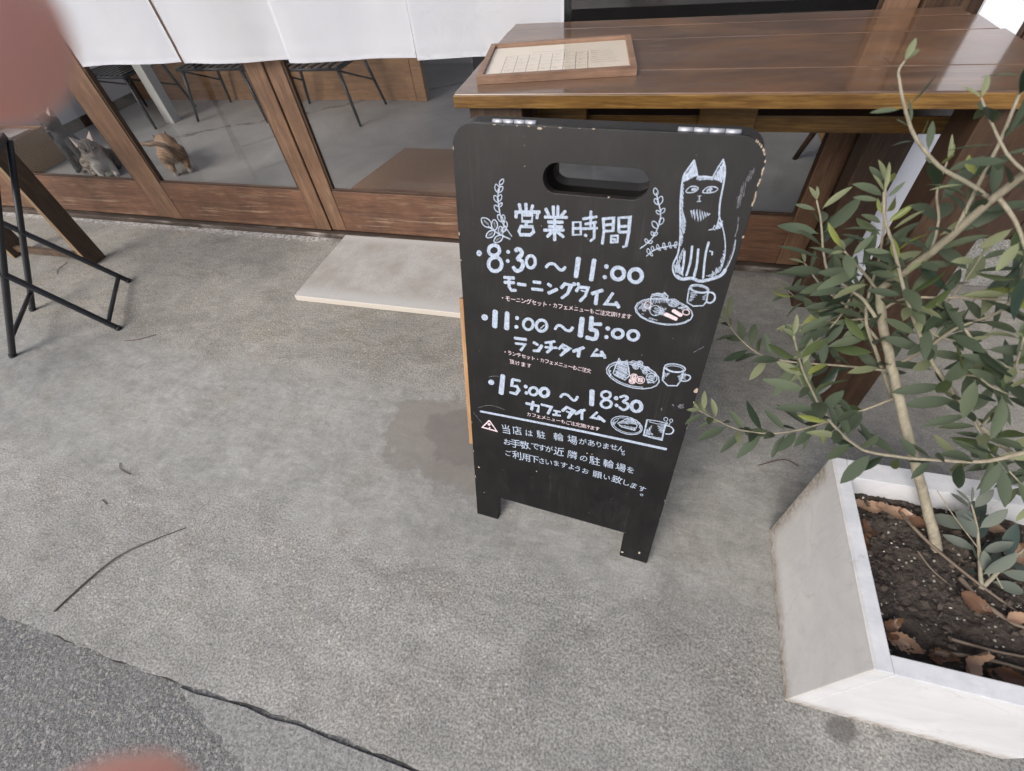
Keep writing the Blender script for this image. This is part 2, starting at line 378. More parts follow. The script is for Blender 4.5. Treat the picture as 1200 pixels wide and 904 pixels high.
# road: one sheet to the horizon, and the concrete forecourt above it
bm = NB()
bmesh.ops.create_grid(bm, x_segments=4, y_segments=4, size=120)
bm.transform(Matrix.Translation((0, 0, -.007)))
top('road', bm, MAT_ASPH, kind='structure')
def edge_y(x): return -.052 + .003 * sin(x * 9) + .0016 * sin(x * 61 + 1) + .0012 * sin(x * 140 + 2)
xs = [-6 + i * .02 for i in range(601)]
bm = NB()
tp = [bm.verts.new((x, edge_y(x), 0)) for x in xs]; bt = [bm.verts.new((x, edge_y(x) - .002, -.03)) for x in xs]; bk = [bm.verts.new((x, 1.60, 0)) for x in xs]
for i in range(600):
    bm.faces.new((tp[i], tp[i + 1], bk[i + 1], bk[i])); bm.faces.new((bt[i], bt[i + 1], tp[i + 1], tp[i]))
top('pavement', bm, MAT_CONC, kind='structure')
bm = NB()
a = [bm.verts.new((x, edge_y(x) + .0045, -.0035)) for x in xs]; b = [bm.verts.new((x, edge_y(x) + .003 - .0045 * max(0, sin(x * 31 + 2 * sin(x * 7))) ** 2 - .003 * abs(sin(x * 83 + sin(x * 211))) - .0015 * abs(sin(x * 190)), -.0032)) for x in xs]
for i in range(600): bm.faces.new((b[i], b[i + 1], a[i + 1], a[i]))
top('road_joint', bm, MAT_DIRT, kind='structure')
# broken concrete patch lying between the joint and the asphalt
patch_mat = NT('old_concrete_patch', .9); pv = patch_mat.coord()
patch_mat.base(patch_mat.mix(patch_mat.ramp(patch_mat.noise(pv, 210, 3, .7), [(.3, 0), (.7, 1)]), (.10, .098, .092), (.34, .335, .32)))
patch_mat.normal(patch_mat.bump(patch_mat.noise(pv, 210, 3, .7), .7, .003))
bm = NB()
pp = [(x, edge_y(x) - .0055 - random.uniform(0, .003)) for x in (-.775, -.74, -.70, -.62, -.56, -.50, -.43, -.36, -.29, -.22, -.16, -.10)] + [ (-.10, -.30), (-.30, -.30), (-.36, -.272), (-.40, -.240), (-.435, -.228), (-.47, -.196), (-.50, -.184), (-.53, -.156), (-.56, -.147), (-.59, -.126), (-.615, -.122), (-.64, -.106), (-.67, -.104), (-.70, -.088), (-.73, -.080)]
prism(bm, [(x + random.uniform(-.004, .004), y + random.uniform(-.001, .001)) for x, y in pp][::-1], -.0075, -.0028)
top('pavement_patch', bm, patch_mat.m, kind='structure')

# interior of the shop
bm = NB(); box(bm, -6, 4, 1.602, 6.0, -.05, .002); top('floor', bm, IFLOOR, kind='structure')
bm = NB(); box(bm, -6, 4, 1.625, 1.72, 2.5, 2.55); box(bm, -6, 4, 5.2, 6.0, 2.5, 2.55); top('ceiling', bm, IWALL, kind='structure')  # middle left open, an added roof gap so the sky brightens the room
bm = NB(); box(bm, -4.05, -3.95, 1.62, 3.13, .002, 2.5); box(bm, -3.95, -3.935, 1.62, 3.13, .002, .06, .002)
top('interior_wall', bm, IWALL, 'pale plaster interior wall with a dark skirting, left of the stools', 'wall')
sk = NB(); box(sk, -3.935, -3.92, 1.64, 3.12, .002, .065); sk_o = obj('skirting', sk, DARKW, bpy.data.objects['interior_wall'])
w = empty('counter_front', (-2.6, 3.13, .002), 'orange brown wooden board front at the back of the room behind the stools', 'counter')
bm = NB(); box(bm, -3.94, -1.62, 3.135, 3.16, .002, .33, .002); box(bm, -3.94, -1.62, 3.138, 3.16, .333, .70, .002); obj('front_boards', bm, PANELW, w)
bm = NB(); box(bm, -1.617, -1.567, 3.12, 3.17, .002, .70, .003); box(bm, -1.563, -1.49, 3.115, 3.17, .002, .70, .003); obj('end_post', bm, PANELW, w)
bm = NB(); box(bm, -3.94, -1.47, 3.10, 3.70, .702, .74, .004); obj('counter_top', bm, PANELW, w)
bm = NB(); box(bm, -6, -1.2, 3.9, 4.0, .002, 2.5); top('back_wall', bm, IWALL, 'pale back wall of the room beyond the wooden counter', 'wall')
bm = NB(); box(bm, -1.2, 4, 3.28, 3.34, .002, 2.5); top('black_wall', bm, IBLACK, 'back wall coloured black for the dark depth of the room, seen above the far edge of the table', 'wall')  # black colour stands in for the unlit depth of the room
bm = NB(); box(bm, -3.285, -3.215, 2.70, 2.77, .002, 2.5, .003); top('post', bm, GREYP, 'pale grey square post standing on the floor between the stools', 'post')
bm = NB(); box(bm, -3.93, -3.40, 3.02, 3.13, .002, .002 + .0005); bm.free()

# glass doors
def door(x0, dy, label, W=.872):
    r = empty('sliding_door', (x0, YF + dy, .03), label, 'door', 'sliding glass doors along the shop front')
    y0, y1 = YF + dy, YF + dy + .032
    a, b = x0 + .070, x0 + W - .074
    bm = NB(); box(bm, a, b, y0 + .0015, y1 - .002, .030, .206, .002); obj('bottom_rail', bm, DOORX, r)
    bm = NB(); box(bm, a, b, y0 + .002, y1 - .002, 1.80, 1.88, .002); obj('top_rail', bm, DOORX, r)
    for p, q in ((x0, a), (b, x0 + W)):
        bm = NB(); box(bm, p + .0005, q - .0005, y0, y1, .030, 1.88, .003); obj('stile', bm, DOORZ, r)
    bm = NB(); box(bm, a, b, y0 + .004, y0 + .009, .2065, .214, .001); box(bm, a, a + .009, y0 + .0042, y0 + .0088, .2145, 1.80, .001); box(bm, b - .009, b, y0 + .0042, y0 + .0088, .2145, 1.80, .001)
    obj('glazing_bead', bm, DARKW, r)
    bm = NB(); bm.faces.new([bm.verts.new(q) for q in ((a + .0005, y0 + .016, .2065), (b - .0005, y0 + .016, .2065), (b - .0005, y0 + .016, 1.7995), (a + .0005, y0 + .016, 1.7995))]); obj('glass_pane', bm, GLASS, r)   # one surface: a closed pane would refract twice
    return r
door(-3.927, .0, 'sliding glass door at the far left, behind the leaning plank legs of the bench')
door(-3.052, .006, 'sliding glass door with the wicker basket and the tabby cat behind it')
door(-2.178, .0, 'sliding glass door with the ginger cat behind it, below the slit of the white curtain')
door(-1.304, .006, 'sliding glass door with the brown doormat behind it, above the stone step')
door(-.430, .0, 'sliding glass door behind the wooden table and chalkboard sign', .965)
# sill, right hand post, wall, lintel
bm = NB(); box(bm, -4.6, .535, 1.515, 1.605, .0, .022, .004); top('door_sill', bm, wood('sill_wood', (.028, .017, .011), (.06, .04, .027), (.13, .10, .075), 'x', (.6, .8), 1, .8, (.33, .30, .27)), 'worn dark wooden sill running under the sliding doors', 'sill')
bm = NB(); box(bm, .5365, .628, 1.515, 1.60, .0, 2.0, .004); top('door_post', bm, DARKW, 'dark wooden door post behind the right end of the table', 'post')
bm = NB(); box(bm, .645, .737, 1.492, 1.506, .0, 2.05, .003); top('white_panel', bm, WHITEP, 'narrow white upright board on the shop front behind the olive tree', 'panel')
wl_o = empty('shop_wall', (.54, YF, 0), 'dark brown boarded shop wall on a grey plinth right of the doors', 'wall')
bm = NB()
for i in range(18):
    box(bm, .630 + i * .14, .630 + i * .14 + .137, YF, YF + .05, .171, 2.6, .003)
obj('boards', bm, WALLW, wl_o)
bm = NB(); box(bm, .630, 3.2, YF + .004, YF + .06, 0, .17, .004); obj('plinth', bm, MAT_CONC, wl_o)
bm = NB(); box(bm, -4.7, 3.2, YF - .005, YF + .09, 1.885, 3.4, .004); top('upper_wall', bm, IWALL, 'plain pale wall above the sliding doors and the white curtain', 'wall')

# chalk strokes on the board (colour, width, u v pairs; 0.1 mm) and small glyphs (character, u, v, size, angle)
STROKES = {
 'title_lettering': [(0,43,[1010,7362,1030,7278]),(0,43,[1110,7375,1116,7279]),(0,42,[1215,7360,1191,7286]),(0,43,[948,7244,1322,7278]),(0,44,[967,7245,960,7166]),(0,43,[1294,7276,1283,7188]),(0,44,[1130,7119,1116,7069]),(0,42,[1409,7332,1459,7251]),(0,42,[1518,7374,1529,7258]),(0,41,[1587,7383,1591,7264]),(0,41,[1696,7326,1643,7253]),(0,42,[1400,7217,1730,7242]),(0,42,[1453,7151,1672,7170]),(0,43,[1467,7089,1667,7103]),(0,43,[1398,7027,1691,7061]),(0,43,[1547,7227,1566,6898]),(0,44,[1530,7030,1452,6939]),(0,43,[1584,7036,1694,6962]),(0,43,[1055,7213,1214,7226,1207,7133,1057,7121,1055,7213]),(0,45,[1035,7045,1223,7060,1240,6985,1186,6935,1029,6923,1010,6968,1035,7045]),(0,36,[1827,7099,1936,7110]),(0,35,[1958,7244,2147,7291]),(0,35,[2060,7357,2074,7154]),(0,36,[1998,7176,2148,7217]),(0,36,[1964,7107,2170,7137]),(0,37,[2005,7026,2030,7013]),(0,35,[2264,7189,2386,7214]),(0,35,[2474,7191,2613,7211]),(0,36,[2412,7011,2447,7001]),(0,36,[1820,7183,1928,7198,1947,7023,1834,7005,1820,7183]),(0,36,[2124,7198,2143,6994,2095,6948]),(0,35,[2241,7272,2382,7298,2395,7124,2274,7106]),(0,36,[2240,7281,2271,7108,2268,6927]),(0,35,[2477,7117,2451,7307,2598,7330,2614,7132,2604,6932,2564,6917]),(0,35,[2484,7115,2614,7132]),(0,36,[2382,7051,2471,7066,2480,6974,2388,6961,2382,7051])],
 'morning_hours_lettering': [(0,41,[374,6557,364,6534,343,6523,322,6529,315,6550,324,6573,346,6584,366,6578,374,6557]),(0,62,[693,6641,687,6612,670,6585,645,6564,615,6550,583,6546,552,6552,528,6568,513,6591,508,6619,514,6648,531,6675,556,6696,587,6710,618,6713,648,6707,672,6692,687,6669,693,6641]),(0,67,[727,6423,720,6382,700,6344,669,6314,632,6294,592,6289,555,6298,525,6321,507,6354,501,6394,509,6435,530,6472,561,6502,598,6520,637,6525,673,6516,702,6494,721,6462,727,6423]),(0,35,[852,6637,847,6626,836,6620,825,6623,821,6633,826,6644,837,6650,848,6647,852,6637]),(0,36,[844,6489,839,6478,828,6472,817,6475,812,6485,817,6496,828,6502,839,6499,844,6489]),(0,67,[956,6669,963,6675,973,6685,985,6694,997,6699,1011,6697,1027,6691,1042,6683,1052,6673,1058,6660,1060,6646,1058,6629,1053,6614,1040,6597,1020,6580,1002,6564,995,6549,1005,6538,1026,6530,1049,6522,1065,6510,1074,6494,1078,6474,1079,6454,1077,6435,1071,6417,1061,6398,1049,6381,1036,6368,1022,6358,1005,6350,989,6346,973,6347,958,6356,943,6372,930,6388,921,6399]),(0,52,[1279,6533,1276,6499,1264,6468,1245,6443,1222,6428,1196,6425,1172,6433,1152,6453,1138,6481,1133,6514,1137,6548,1149,6579,1168,6603,1191,6617,1217,6620,1241,6612,1260,6593,1274,6565,1279,6533]),(0,48,[1453,6467,1460,6478,1471,6495,1483,6512,1498,6524,1516,6532,1536,6537,1558,6538,1580,6534,1601,6521,1624,6501,1646,6480,1665,6465,1681,6459,1694,6457,1706,6459,1717,6463,1728,6472,1739,6486,1748,6500,1754,6510]),(0,75,[1944,6673,1929,6381]),(0,77,[2179,6675,2165,6364]),(0,39,[2382,6603,2379,6591,2368,6584,2356,6588,2350,6599,2353,6612,2364,6618,2376,6615,2382,6603]),(0,36,[2379,6440,2376,6428,2365,6421,2354,6425,2348,6435,2351,6447,2362,6453,2373,6450,2379,6440]),(0,62,[2634,6531,2633,6499,2622,6469,2602,6446,2575,6431,2545,6426,2515,6433,2489,6451,2470,6476,2461,6507,2462,6539,2474,6568,2494,6592,2521,6606,2551,6610,2580,6603,2606,6586,2624,6561,2634,6531]),(0,61,[2889,6533,2889,6499,2879,6467,2858,6441,2831,6425,2799,6420,2768,6428,2740,6447,2720,6475,2710,6508,2710,6543,2721,6574,2742,6600,2769,6615,2800,6619,2831,6612,2858,6593,2878,6566,2889,6533])],
 'morning_title_lettering': [(0,50,[765,6207,934,6220]),(0,50,[769,6124,935,6140]),(0,50,[999,6128,1130,6131]),(0,49,[1259,6203,1375,6204]),(0,49,[1239,6080,1411,6087]),(0,48,[1499,6202,1546,6174]),(0,47,[846,6208,850,6054,894,6003,967,6014]),(0,53,[1514,6049,1648,6134]),(0,45,[1714,6167,1764,6241,1869,6237,1821,6088,1732,5998]),(0,35,[1924,6261,1920,6249,1910,6243,1900,6246,1894,6257,1898,6268,1908,6274,1919,6271,1924,6261]),(0,31,[1988,6270,1985,6260,1976,6255,1966,6257,1962,6266,1965,6277,1974,6282,1983,6279,1988,6270]),(0,44,[1955,6149,1993,6225,2132,6230,2104,6101,2029,5996]),(0,24,[2027,6175,2102,6163]),(0,51,[2353,6225,2199,6147]),(0,54,[2274,6159,2275,5985]),(0,43,[2513,6203,2422,6009,2622,6026]),(0,51,[2574,6062,2633,5988])],
 'lunch_hours_lettering': [(0,68,[428,5431,419,5408,398,5395,377,5401,369,5421,379,5444,400,5456,420,5451,428,5431]),(0,94,[599,5579,579,5272]),(0,93,[815,5583,800,5276]),(0,42,[1009,5519,1004,5505,992,5498,979,5501,974,5513,979,5527,992,5535,1004,5531,1009,5519]),(0,42,[998,5349,993,5335,980,5327,967,5330,962,5342,967,5357,980,5365,992,5361,998,5349]),(0,55,[1276,5449,1272,5414,1258,5380,1236,5353,1208,5335,1178,5330,1149,5337,1125,5356,1110,5384,1104,5418,1109,5454,1123,5487,1145,5514,1173,5531,1203,5536,1231,5529,1254,5511,1270,5483,1276,5449]),(0,56,[1516,5468,1512,5431,1497,5396,1473,5368,1443,5350,1411,5344,1380,5351,1354,5370,1336,5399,1329,5434,1334,5471,1349,5505,1373,5533,1403,5550,1435,5556,1465,5549,1491,5531,1508,5502,1516,5468]),(0,17,[1407,5395,1471,5471]),(0,51,[1657,5428,1662,5440,1669,5459,1678,5477,1689,5492,1701,5502,1715,5509,1731,5513,1749,5511,1770,5499,1795,5480,1819,5460,1841,5446,1861,5441,1880,5439,1896,5441,1911,5448,1924,5462,1935,5481,1943,5501,1949,5515]),(0,90,[2088,5705,2086,5378]),(0,77,[2236,5751,2245,5524]),(0,65,[2270,5636,2399,5655]),(0,74,[2235,5530,2253,5530,2280,5531,2308,5529,2328,5523,2340,5509,2347,5491,2351,5470,2351,5450,2348,5428,2343,5404,2333,5383,2317,5369,2289,5365,2252,5368,2215,5373,2190,5376]),(0,44,[2528,5601,2525,5586,2513,5578,2500,5582,2493,5595,2497,5610,2508,5618,2522,5614,2528,5601]),(0,40,[2522,5447,2519,5433,2508,5425,2496,5429,2490,5441,2493,5455,2504,5462,2516,5459,2522,5447]),(0,57,[2757,5552,2756,5525,2745,5500,2726,5479,2701,5464,2673,5459,2646,5463,2622,5476,2605,5496,2596,5522,2598,5549,2609,5574,2628,5595,2653,5609,2681,5614,2708,5610,2732,5597,2749,5577,2757,5552]),(0,56,[2993,5567,2993,5537,2983,5510,2965,5487,2941,5472,2914,5467,2886,5471,2862,5486,2845,5509,2836,5537,2836,5566,2846,5594,2865,5616,2889,5631,2916,5636,2943,5631,2966,5616,2984,5594,2993,5567])],
 'lunch_title_lettering': [(0,55,[953,5120,1159,5132]),(0,48,[967,5018,1143,5028,1064,4896]),(0,51,[1297,5101,1369,5070]),(0,51,[1299,4934,1387,4952,1444,5072]),(0,46,[1504,5138,1665,5195]),(0,43,[1504,5049,1710,5077]),(0,51,[1594,5164,1615,5045,1542,4953]),(0,46,[1745,5064,1812,5159,1927,5125,1783,4940]),(0,42,[1809,5097,1864,5082]),(0,49,[2158,5177,1994,5074]),(0,49,[2100,5120,2094,4986]),(0,50,[2084,5122,2088,4982]),(0,45,[2166,5176,1996,5059]),(0,45,[2387,5189,2311,5063,2526,5097]),(0,52,[2458,5160,2531,5054])],
 'cafe_hours_lettering': [(0,71,[512,4071,503,4045,482,4030,461,4035,453,4057,463,4082,483,4097,504,4092,512,4071]),(0,102,[722,4274,679,3846]),(0,60,[914,4234,1057,4234]),(0,61,[909,4226,896,4082,999,4097,1037,4018,981,3916,864,3920]),(0,46,[1189,4137,1184,4120,1171,4111,1158,4114,1152,4128,1157,4144,1170,4154,1183,4151,1189,4137]),(0,44,[1204,3994,1199,3978,1186,3969,1174,3972,1168,3985,1173,4001,1186,4011,1198,4008,1204,3994]),(0,60,[1402,4081,1398,4051,1385,4021,1365,3996,1339,3979,1311,3972,1284,3976,1262,3990,1248,4013,1242,4041,1246,4072,1260,4102,1280,4126,1306,4143,1334,4149,1360,4146,1382,4132,1396,4109,1402,4081]),(0,71,[1609,4107,1605,4074,1593,4042,1573,4015,1548,3998,1521,3991,1494,3995,1472,4011,1458,4036,1452,4068,1455,4101,1468,4133,1488,4159,1513,4176,1540,4183,1566,4178,1587,4163,1602,4138,1609,4107]),(0,54,[1839,4058,1846,4073,1856,4096,1868,4118,1884,4134,1902,4141,1924,4144,1948,4142,1971,4134,1995,4117,2020,4092,2044,4067,2065,4051,2081,4046,2094,4047,2106,4054,2116,4065,2126,4082,2135,4107,2142,4131,2147,4147]),(0,98,[2390,4343,2414,4030]),(0,50,[2716,4332,2714,4305,2704,4279,2685,4257,2661,4241,2634,4234,2607,4236,2585,4248,2568,4268,2561,4293,2562,4320,2573,4346,2592,4368,2616,4384,2643,4390,2669,4388,2692,4376,2708,4357,2716,4332]),(0,55,[2754,4145,2752,4114,2740,4083,2719,4058,2691,4039,2660,4031,2630,4034,2604,4047,2585,4069,2576,4098,2578,4129,2591,4159,2612,4184,2640,4202,2670,4210,2700,4207,2726,4194,2744,4173,2754,4145]),(0,48,[2836,4292,2833,4274,2821,4264,2807,4267,2800,4282,2803,4300,2815,4310,2829,4307,2836,4292]),(0,42,[2860,4139,2857,4124,2846,4115,2834,4118,2828,4131,2830,4146,2841,4155,2853,4152,2860,4139]),(0,53,[2882,4325,2895,4335,2914,4351,2934,4364,2952,4371,2968,4368,2985,4359,2998,4346,3003,4330,2994,4311,2974,4288,2954,4265,2947,4246,2959,4237,2983,4232,3009,4227,3027,4217,3035,4197,3039,4172,3039,4146,3034,4124,3023,4105,3006,4088,2987,4075,2969,4068,2950,4073,2929,4085,2911,4100,2898,4109]),(0,72,[3258,4224,3259,4185,3250,4148,3232,4118,3208,4097,3180,4090,3151,4095,3125,4114,3106,4144,3095,4180,3095,4219,3104,4256,3122,4286,3146,4305,3174,4313,3202,4307,3227,4288,3247,4259,3258,4224])],
 'cafe_title_lettering': [(0,56,[1187,3743,1438,3742,1421,3599]),(0,56,[1324,3818,1298,3619]),(0,55,[1488,3794,1681,3784,1622,3609]),(0,40,[1730,3714,1854,3718]),(0,41,[1789,3712,1776,3628]),(0,45,[1721,3613,1860,3629]),(0,54,[1895,3752,1970,3862,2101,3820,2015,3615]),(0,40,[1972,3762,2032,3745]),(0,53,[2255,3866,2143,3746]),(0,51,[2258,3840,2271,3653]),(0,49,[2304,3887,2149,3751]),(0,49,[2528,3891,2437,3748,2619,3753]),(0,57,[2562,3807,2681,3718])],
 'chalk_line': [(0,57,[230,3285,1340,3332,2347,3368,3138,3387,3824,3398])],
 'warning_triangle': [(1,33,[413,3094,250,2868,575,2853,413,3094]),(1,37,[421,2992,417,2978,406,2970,396,2972,392,2984,397,2998,407,3006,417,3004,421,2992]),(1,22,[423,2904,420,2896,414,2891,408,2892,406,2899,408,2907,415,2912,421,2911,423,2904])],
 'leaf_spray_drawing': [(0,17,[717,7603,710,7579,700,7545,690,7507,683,7472,680,7442,679,7413,681,7384,683,7354,687,7322,691,7290,697,7256,705,7221,714,7181,725,7138,737,7096,751,7060,768,7032,787,7010,807,6990,826,6970,846,6945,866,6920,884,6898,897,6882]),(0,15,[711,7603,719,7603,730,7607,742,7613,752,7619,759,7626,765,7635,769,7643,773,7652,774,7660,774,7669,773,7676,770,7680,764,7681,755,7679,746,7675,738,7670,730,7664,723,7657,716,7649,712,7641,709,7631,707,7619,708,7609,711,7603]),(0,15,[686,7496,693,7502,700,7515,704,7530,706,7543,705,7555,701,7566,696,7577,690,7586,683,7593,673,7600,664,7605,656,7605,649,7600,644,7591,639,7581,637,7570,636,7559,637,7547,640,7535,645,7525,653,7515,664,7504,676,7497,686,7496]),(0,15,[686,7496,695,7495,707,7499,721,7505,732,7512,741,7520,748,7529,754,7539,758,7548,761,7558,761,7567,760,7576,757,7581,750,7582,741,7580,730,7576,721,7571,712,7565,703,7557,695,7548,689,7539,685,7527,683,7514,683,7502,686,7496]),(0,15,[680,7360,685,7367,688,7379,688,7393,686,7405,683,7415,677,7424,669,7432,662,7438,653,7443,643,7447,633,7449,626,7448,621,7442,618,7434,617,7423,618,7414,620,7404,624,7394,629,7384,636,7377,646,7370,659,7363,671,7359,680,7360]),(0,15,[684,7367,693,7369,705,7376,717,7386,727,7395,733,7405,738,7416,741,7427,742,7437,742,7447,740,7457,736,7465,731,7469,724,7469,714,7464,704,7458,696,7450,689,7442,682,7432,677,7421,674,7411,673,7398,675,7384,678,7373,684,7367]),(0,16,[700,7221,705,7229,706,7243,704,7258,701,7271,695,7281,687,7291,678,7299,668,7305,658,7309,646,7313,635,7313,627,7311,623,7305,621,7295,621,7283,623,7272,626,7262,632,7252,639,7242,648,7234,661,7227,676,7222,690,7219,700,7221]),(0,15,[697,7295,703,7295,712,7298,721,7303,728,7308,734,7314,739,7320,742,7327,745,7333,746,7340,746,7347,745,7353,743,7356,738,7356,731,7355,724,7352,718,7348,712,7343,707,7338,702,7331,698,7324,696,7316,694,7307,695,7299,697,7295]),(0,16,[751,7081,756,7090,758,7105,756,7121,753,7135,748,7146,740,7157,730,7165,720,7172,709,7177,697,7181,686,7182,677,7180,672,7173,670,7163,669,7150,671,7139,674,7128,680,7116,688,7105,697,7097,710,7089,726,7083,741,7079,751,7081]),(0,16,[751,7081,759,7085,769,7095,777,7107,784,7119,787,7130,788,7141,787,7152,785,7162,782,7171,777,7179,771,7186,764,7188,758,7186,750,7179,743,7171,737,7162,733,7152,729,7141,727,7130,728,7119,731,7107,737,7095,744,7085,751,7081]),(0,16,[803,7003,810,7008,817,7018,822,7030,825,7041,826,7051,825,7062,822,7071,818,7079,813,7087,807,7093,800,7098,794,7099,788,7096,782,7089,777,7080,774,7071,772,7062,771,7051,772,7041,774,7032,780,7022,788,7012,796,7005,803,7003]),(0,22,[520,6995,535,6983,557,6967,583,6949,611,6933,643,6918,678,6903,714,6889,749,6876,783,6864,817,6854,847,6845,868,6838]),(0,22,[741,6882,764,6877]),(0,19,[566,6985,572,7002,570,7025,563,7050,553,7070,540,7084,524,7097,505,7106,487,7112,467,7115,445,7114,426,7111,412,7104,406,7091,405,7073,408,7054,414,7036,423,7021,436,7005,452,6992,470,6983,494,6978,523,6975,549,6977,566,6985]),(2,30,[520,7021,451,7074]),(0,19,[624,6948,636,6956,649,6973,660,6993,667,7011,669,7026,667,7043,663,7058,657,7071,649,7083,638,7093,626,7101,615,7102,604,7097,593,7086,584,7072,577,7058,572,7043,570,7026,570,7010,574,6995,583,6980,596,6964,611,6952,624,6948]),(2,29,[621,6995,617,7064]),(0,20,[623,6934,611,6939,590,6939,567,6935,547,6928,531,6920,516,6908,503,6894,493,6881,485,6866,479,6850,477,6835,480,6825,490,6819,505,6818,523,6820,539,6824,556,6830,572,6839,588,6850,600,6864,611,6881,620,6902,625,6921,623,6934]),(2,30,[581,6902,516,6852]),(0,20,[749,6876,736,6881,716,6880,692,6876,673,6870,657,6861,642,6849,629,6836,619,6822,612,6807,606,6791,604,6776,607,6765,617,6760,632,6759,650,6761,666,6765,682,6771,699,6780,714,6792,726,6805,737,6822,746,6843,751,6863,749,6876]),(2,30,[707,6843,643,6793]),(0,19,[726,6888,736,6895,746,6909,754,6925,759,6940,760,6953,758,6967,754,6979,748,6990,741,6999,732,7007,721,7013,712,7014,704,7009,695,7000,688,6988,683,6976,680,6964,679,6950,680,6937,683,6924,691,6912,703,6899,715,6890,726,6888]),(2,30,[722,6926,716,6983]),(0,19,[749,6933,758,6934,770,6940,781,6948,791,6956,797,6964,801,6974,805,6984,806,6993,806,7002,804,7011,801,7019,796,7023,789,7023,780,7020,771,7014,763,7008,756,7001,749,6993,744,6983,741,6974,740,6962,741,6950,744,6939,749,6933]),(2,29,[763,6960,784,7001])],
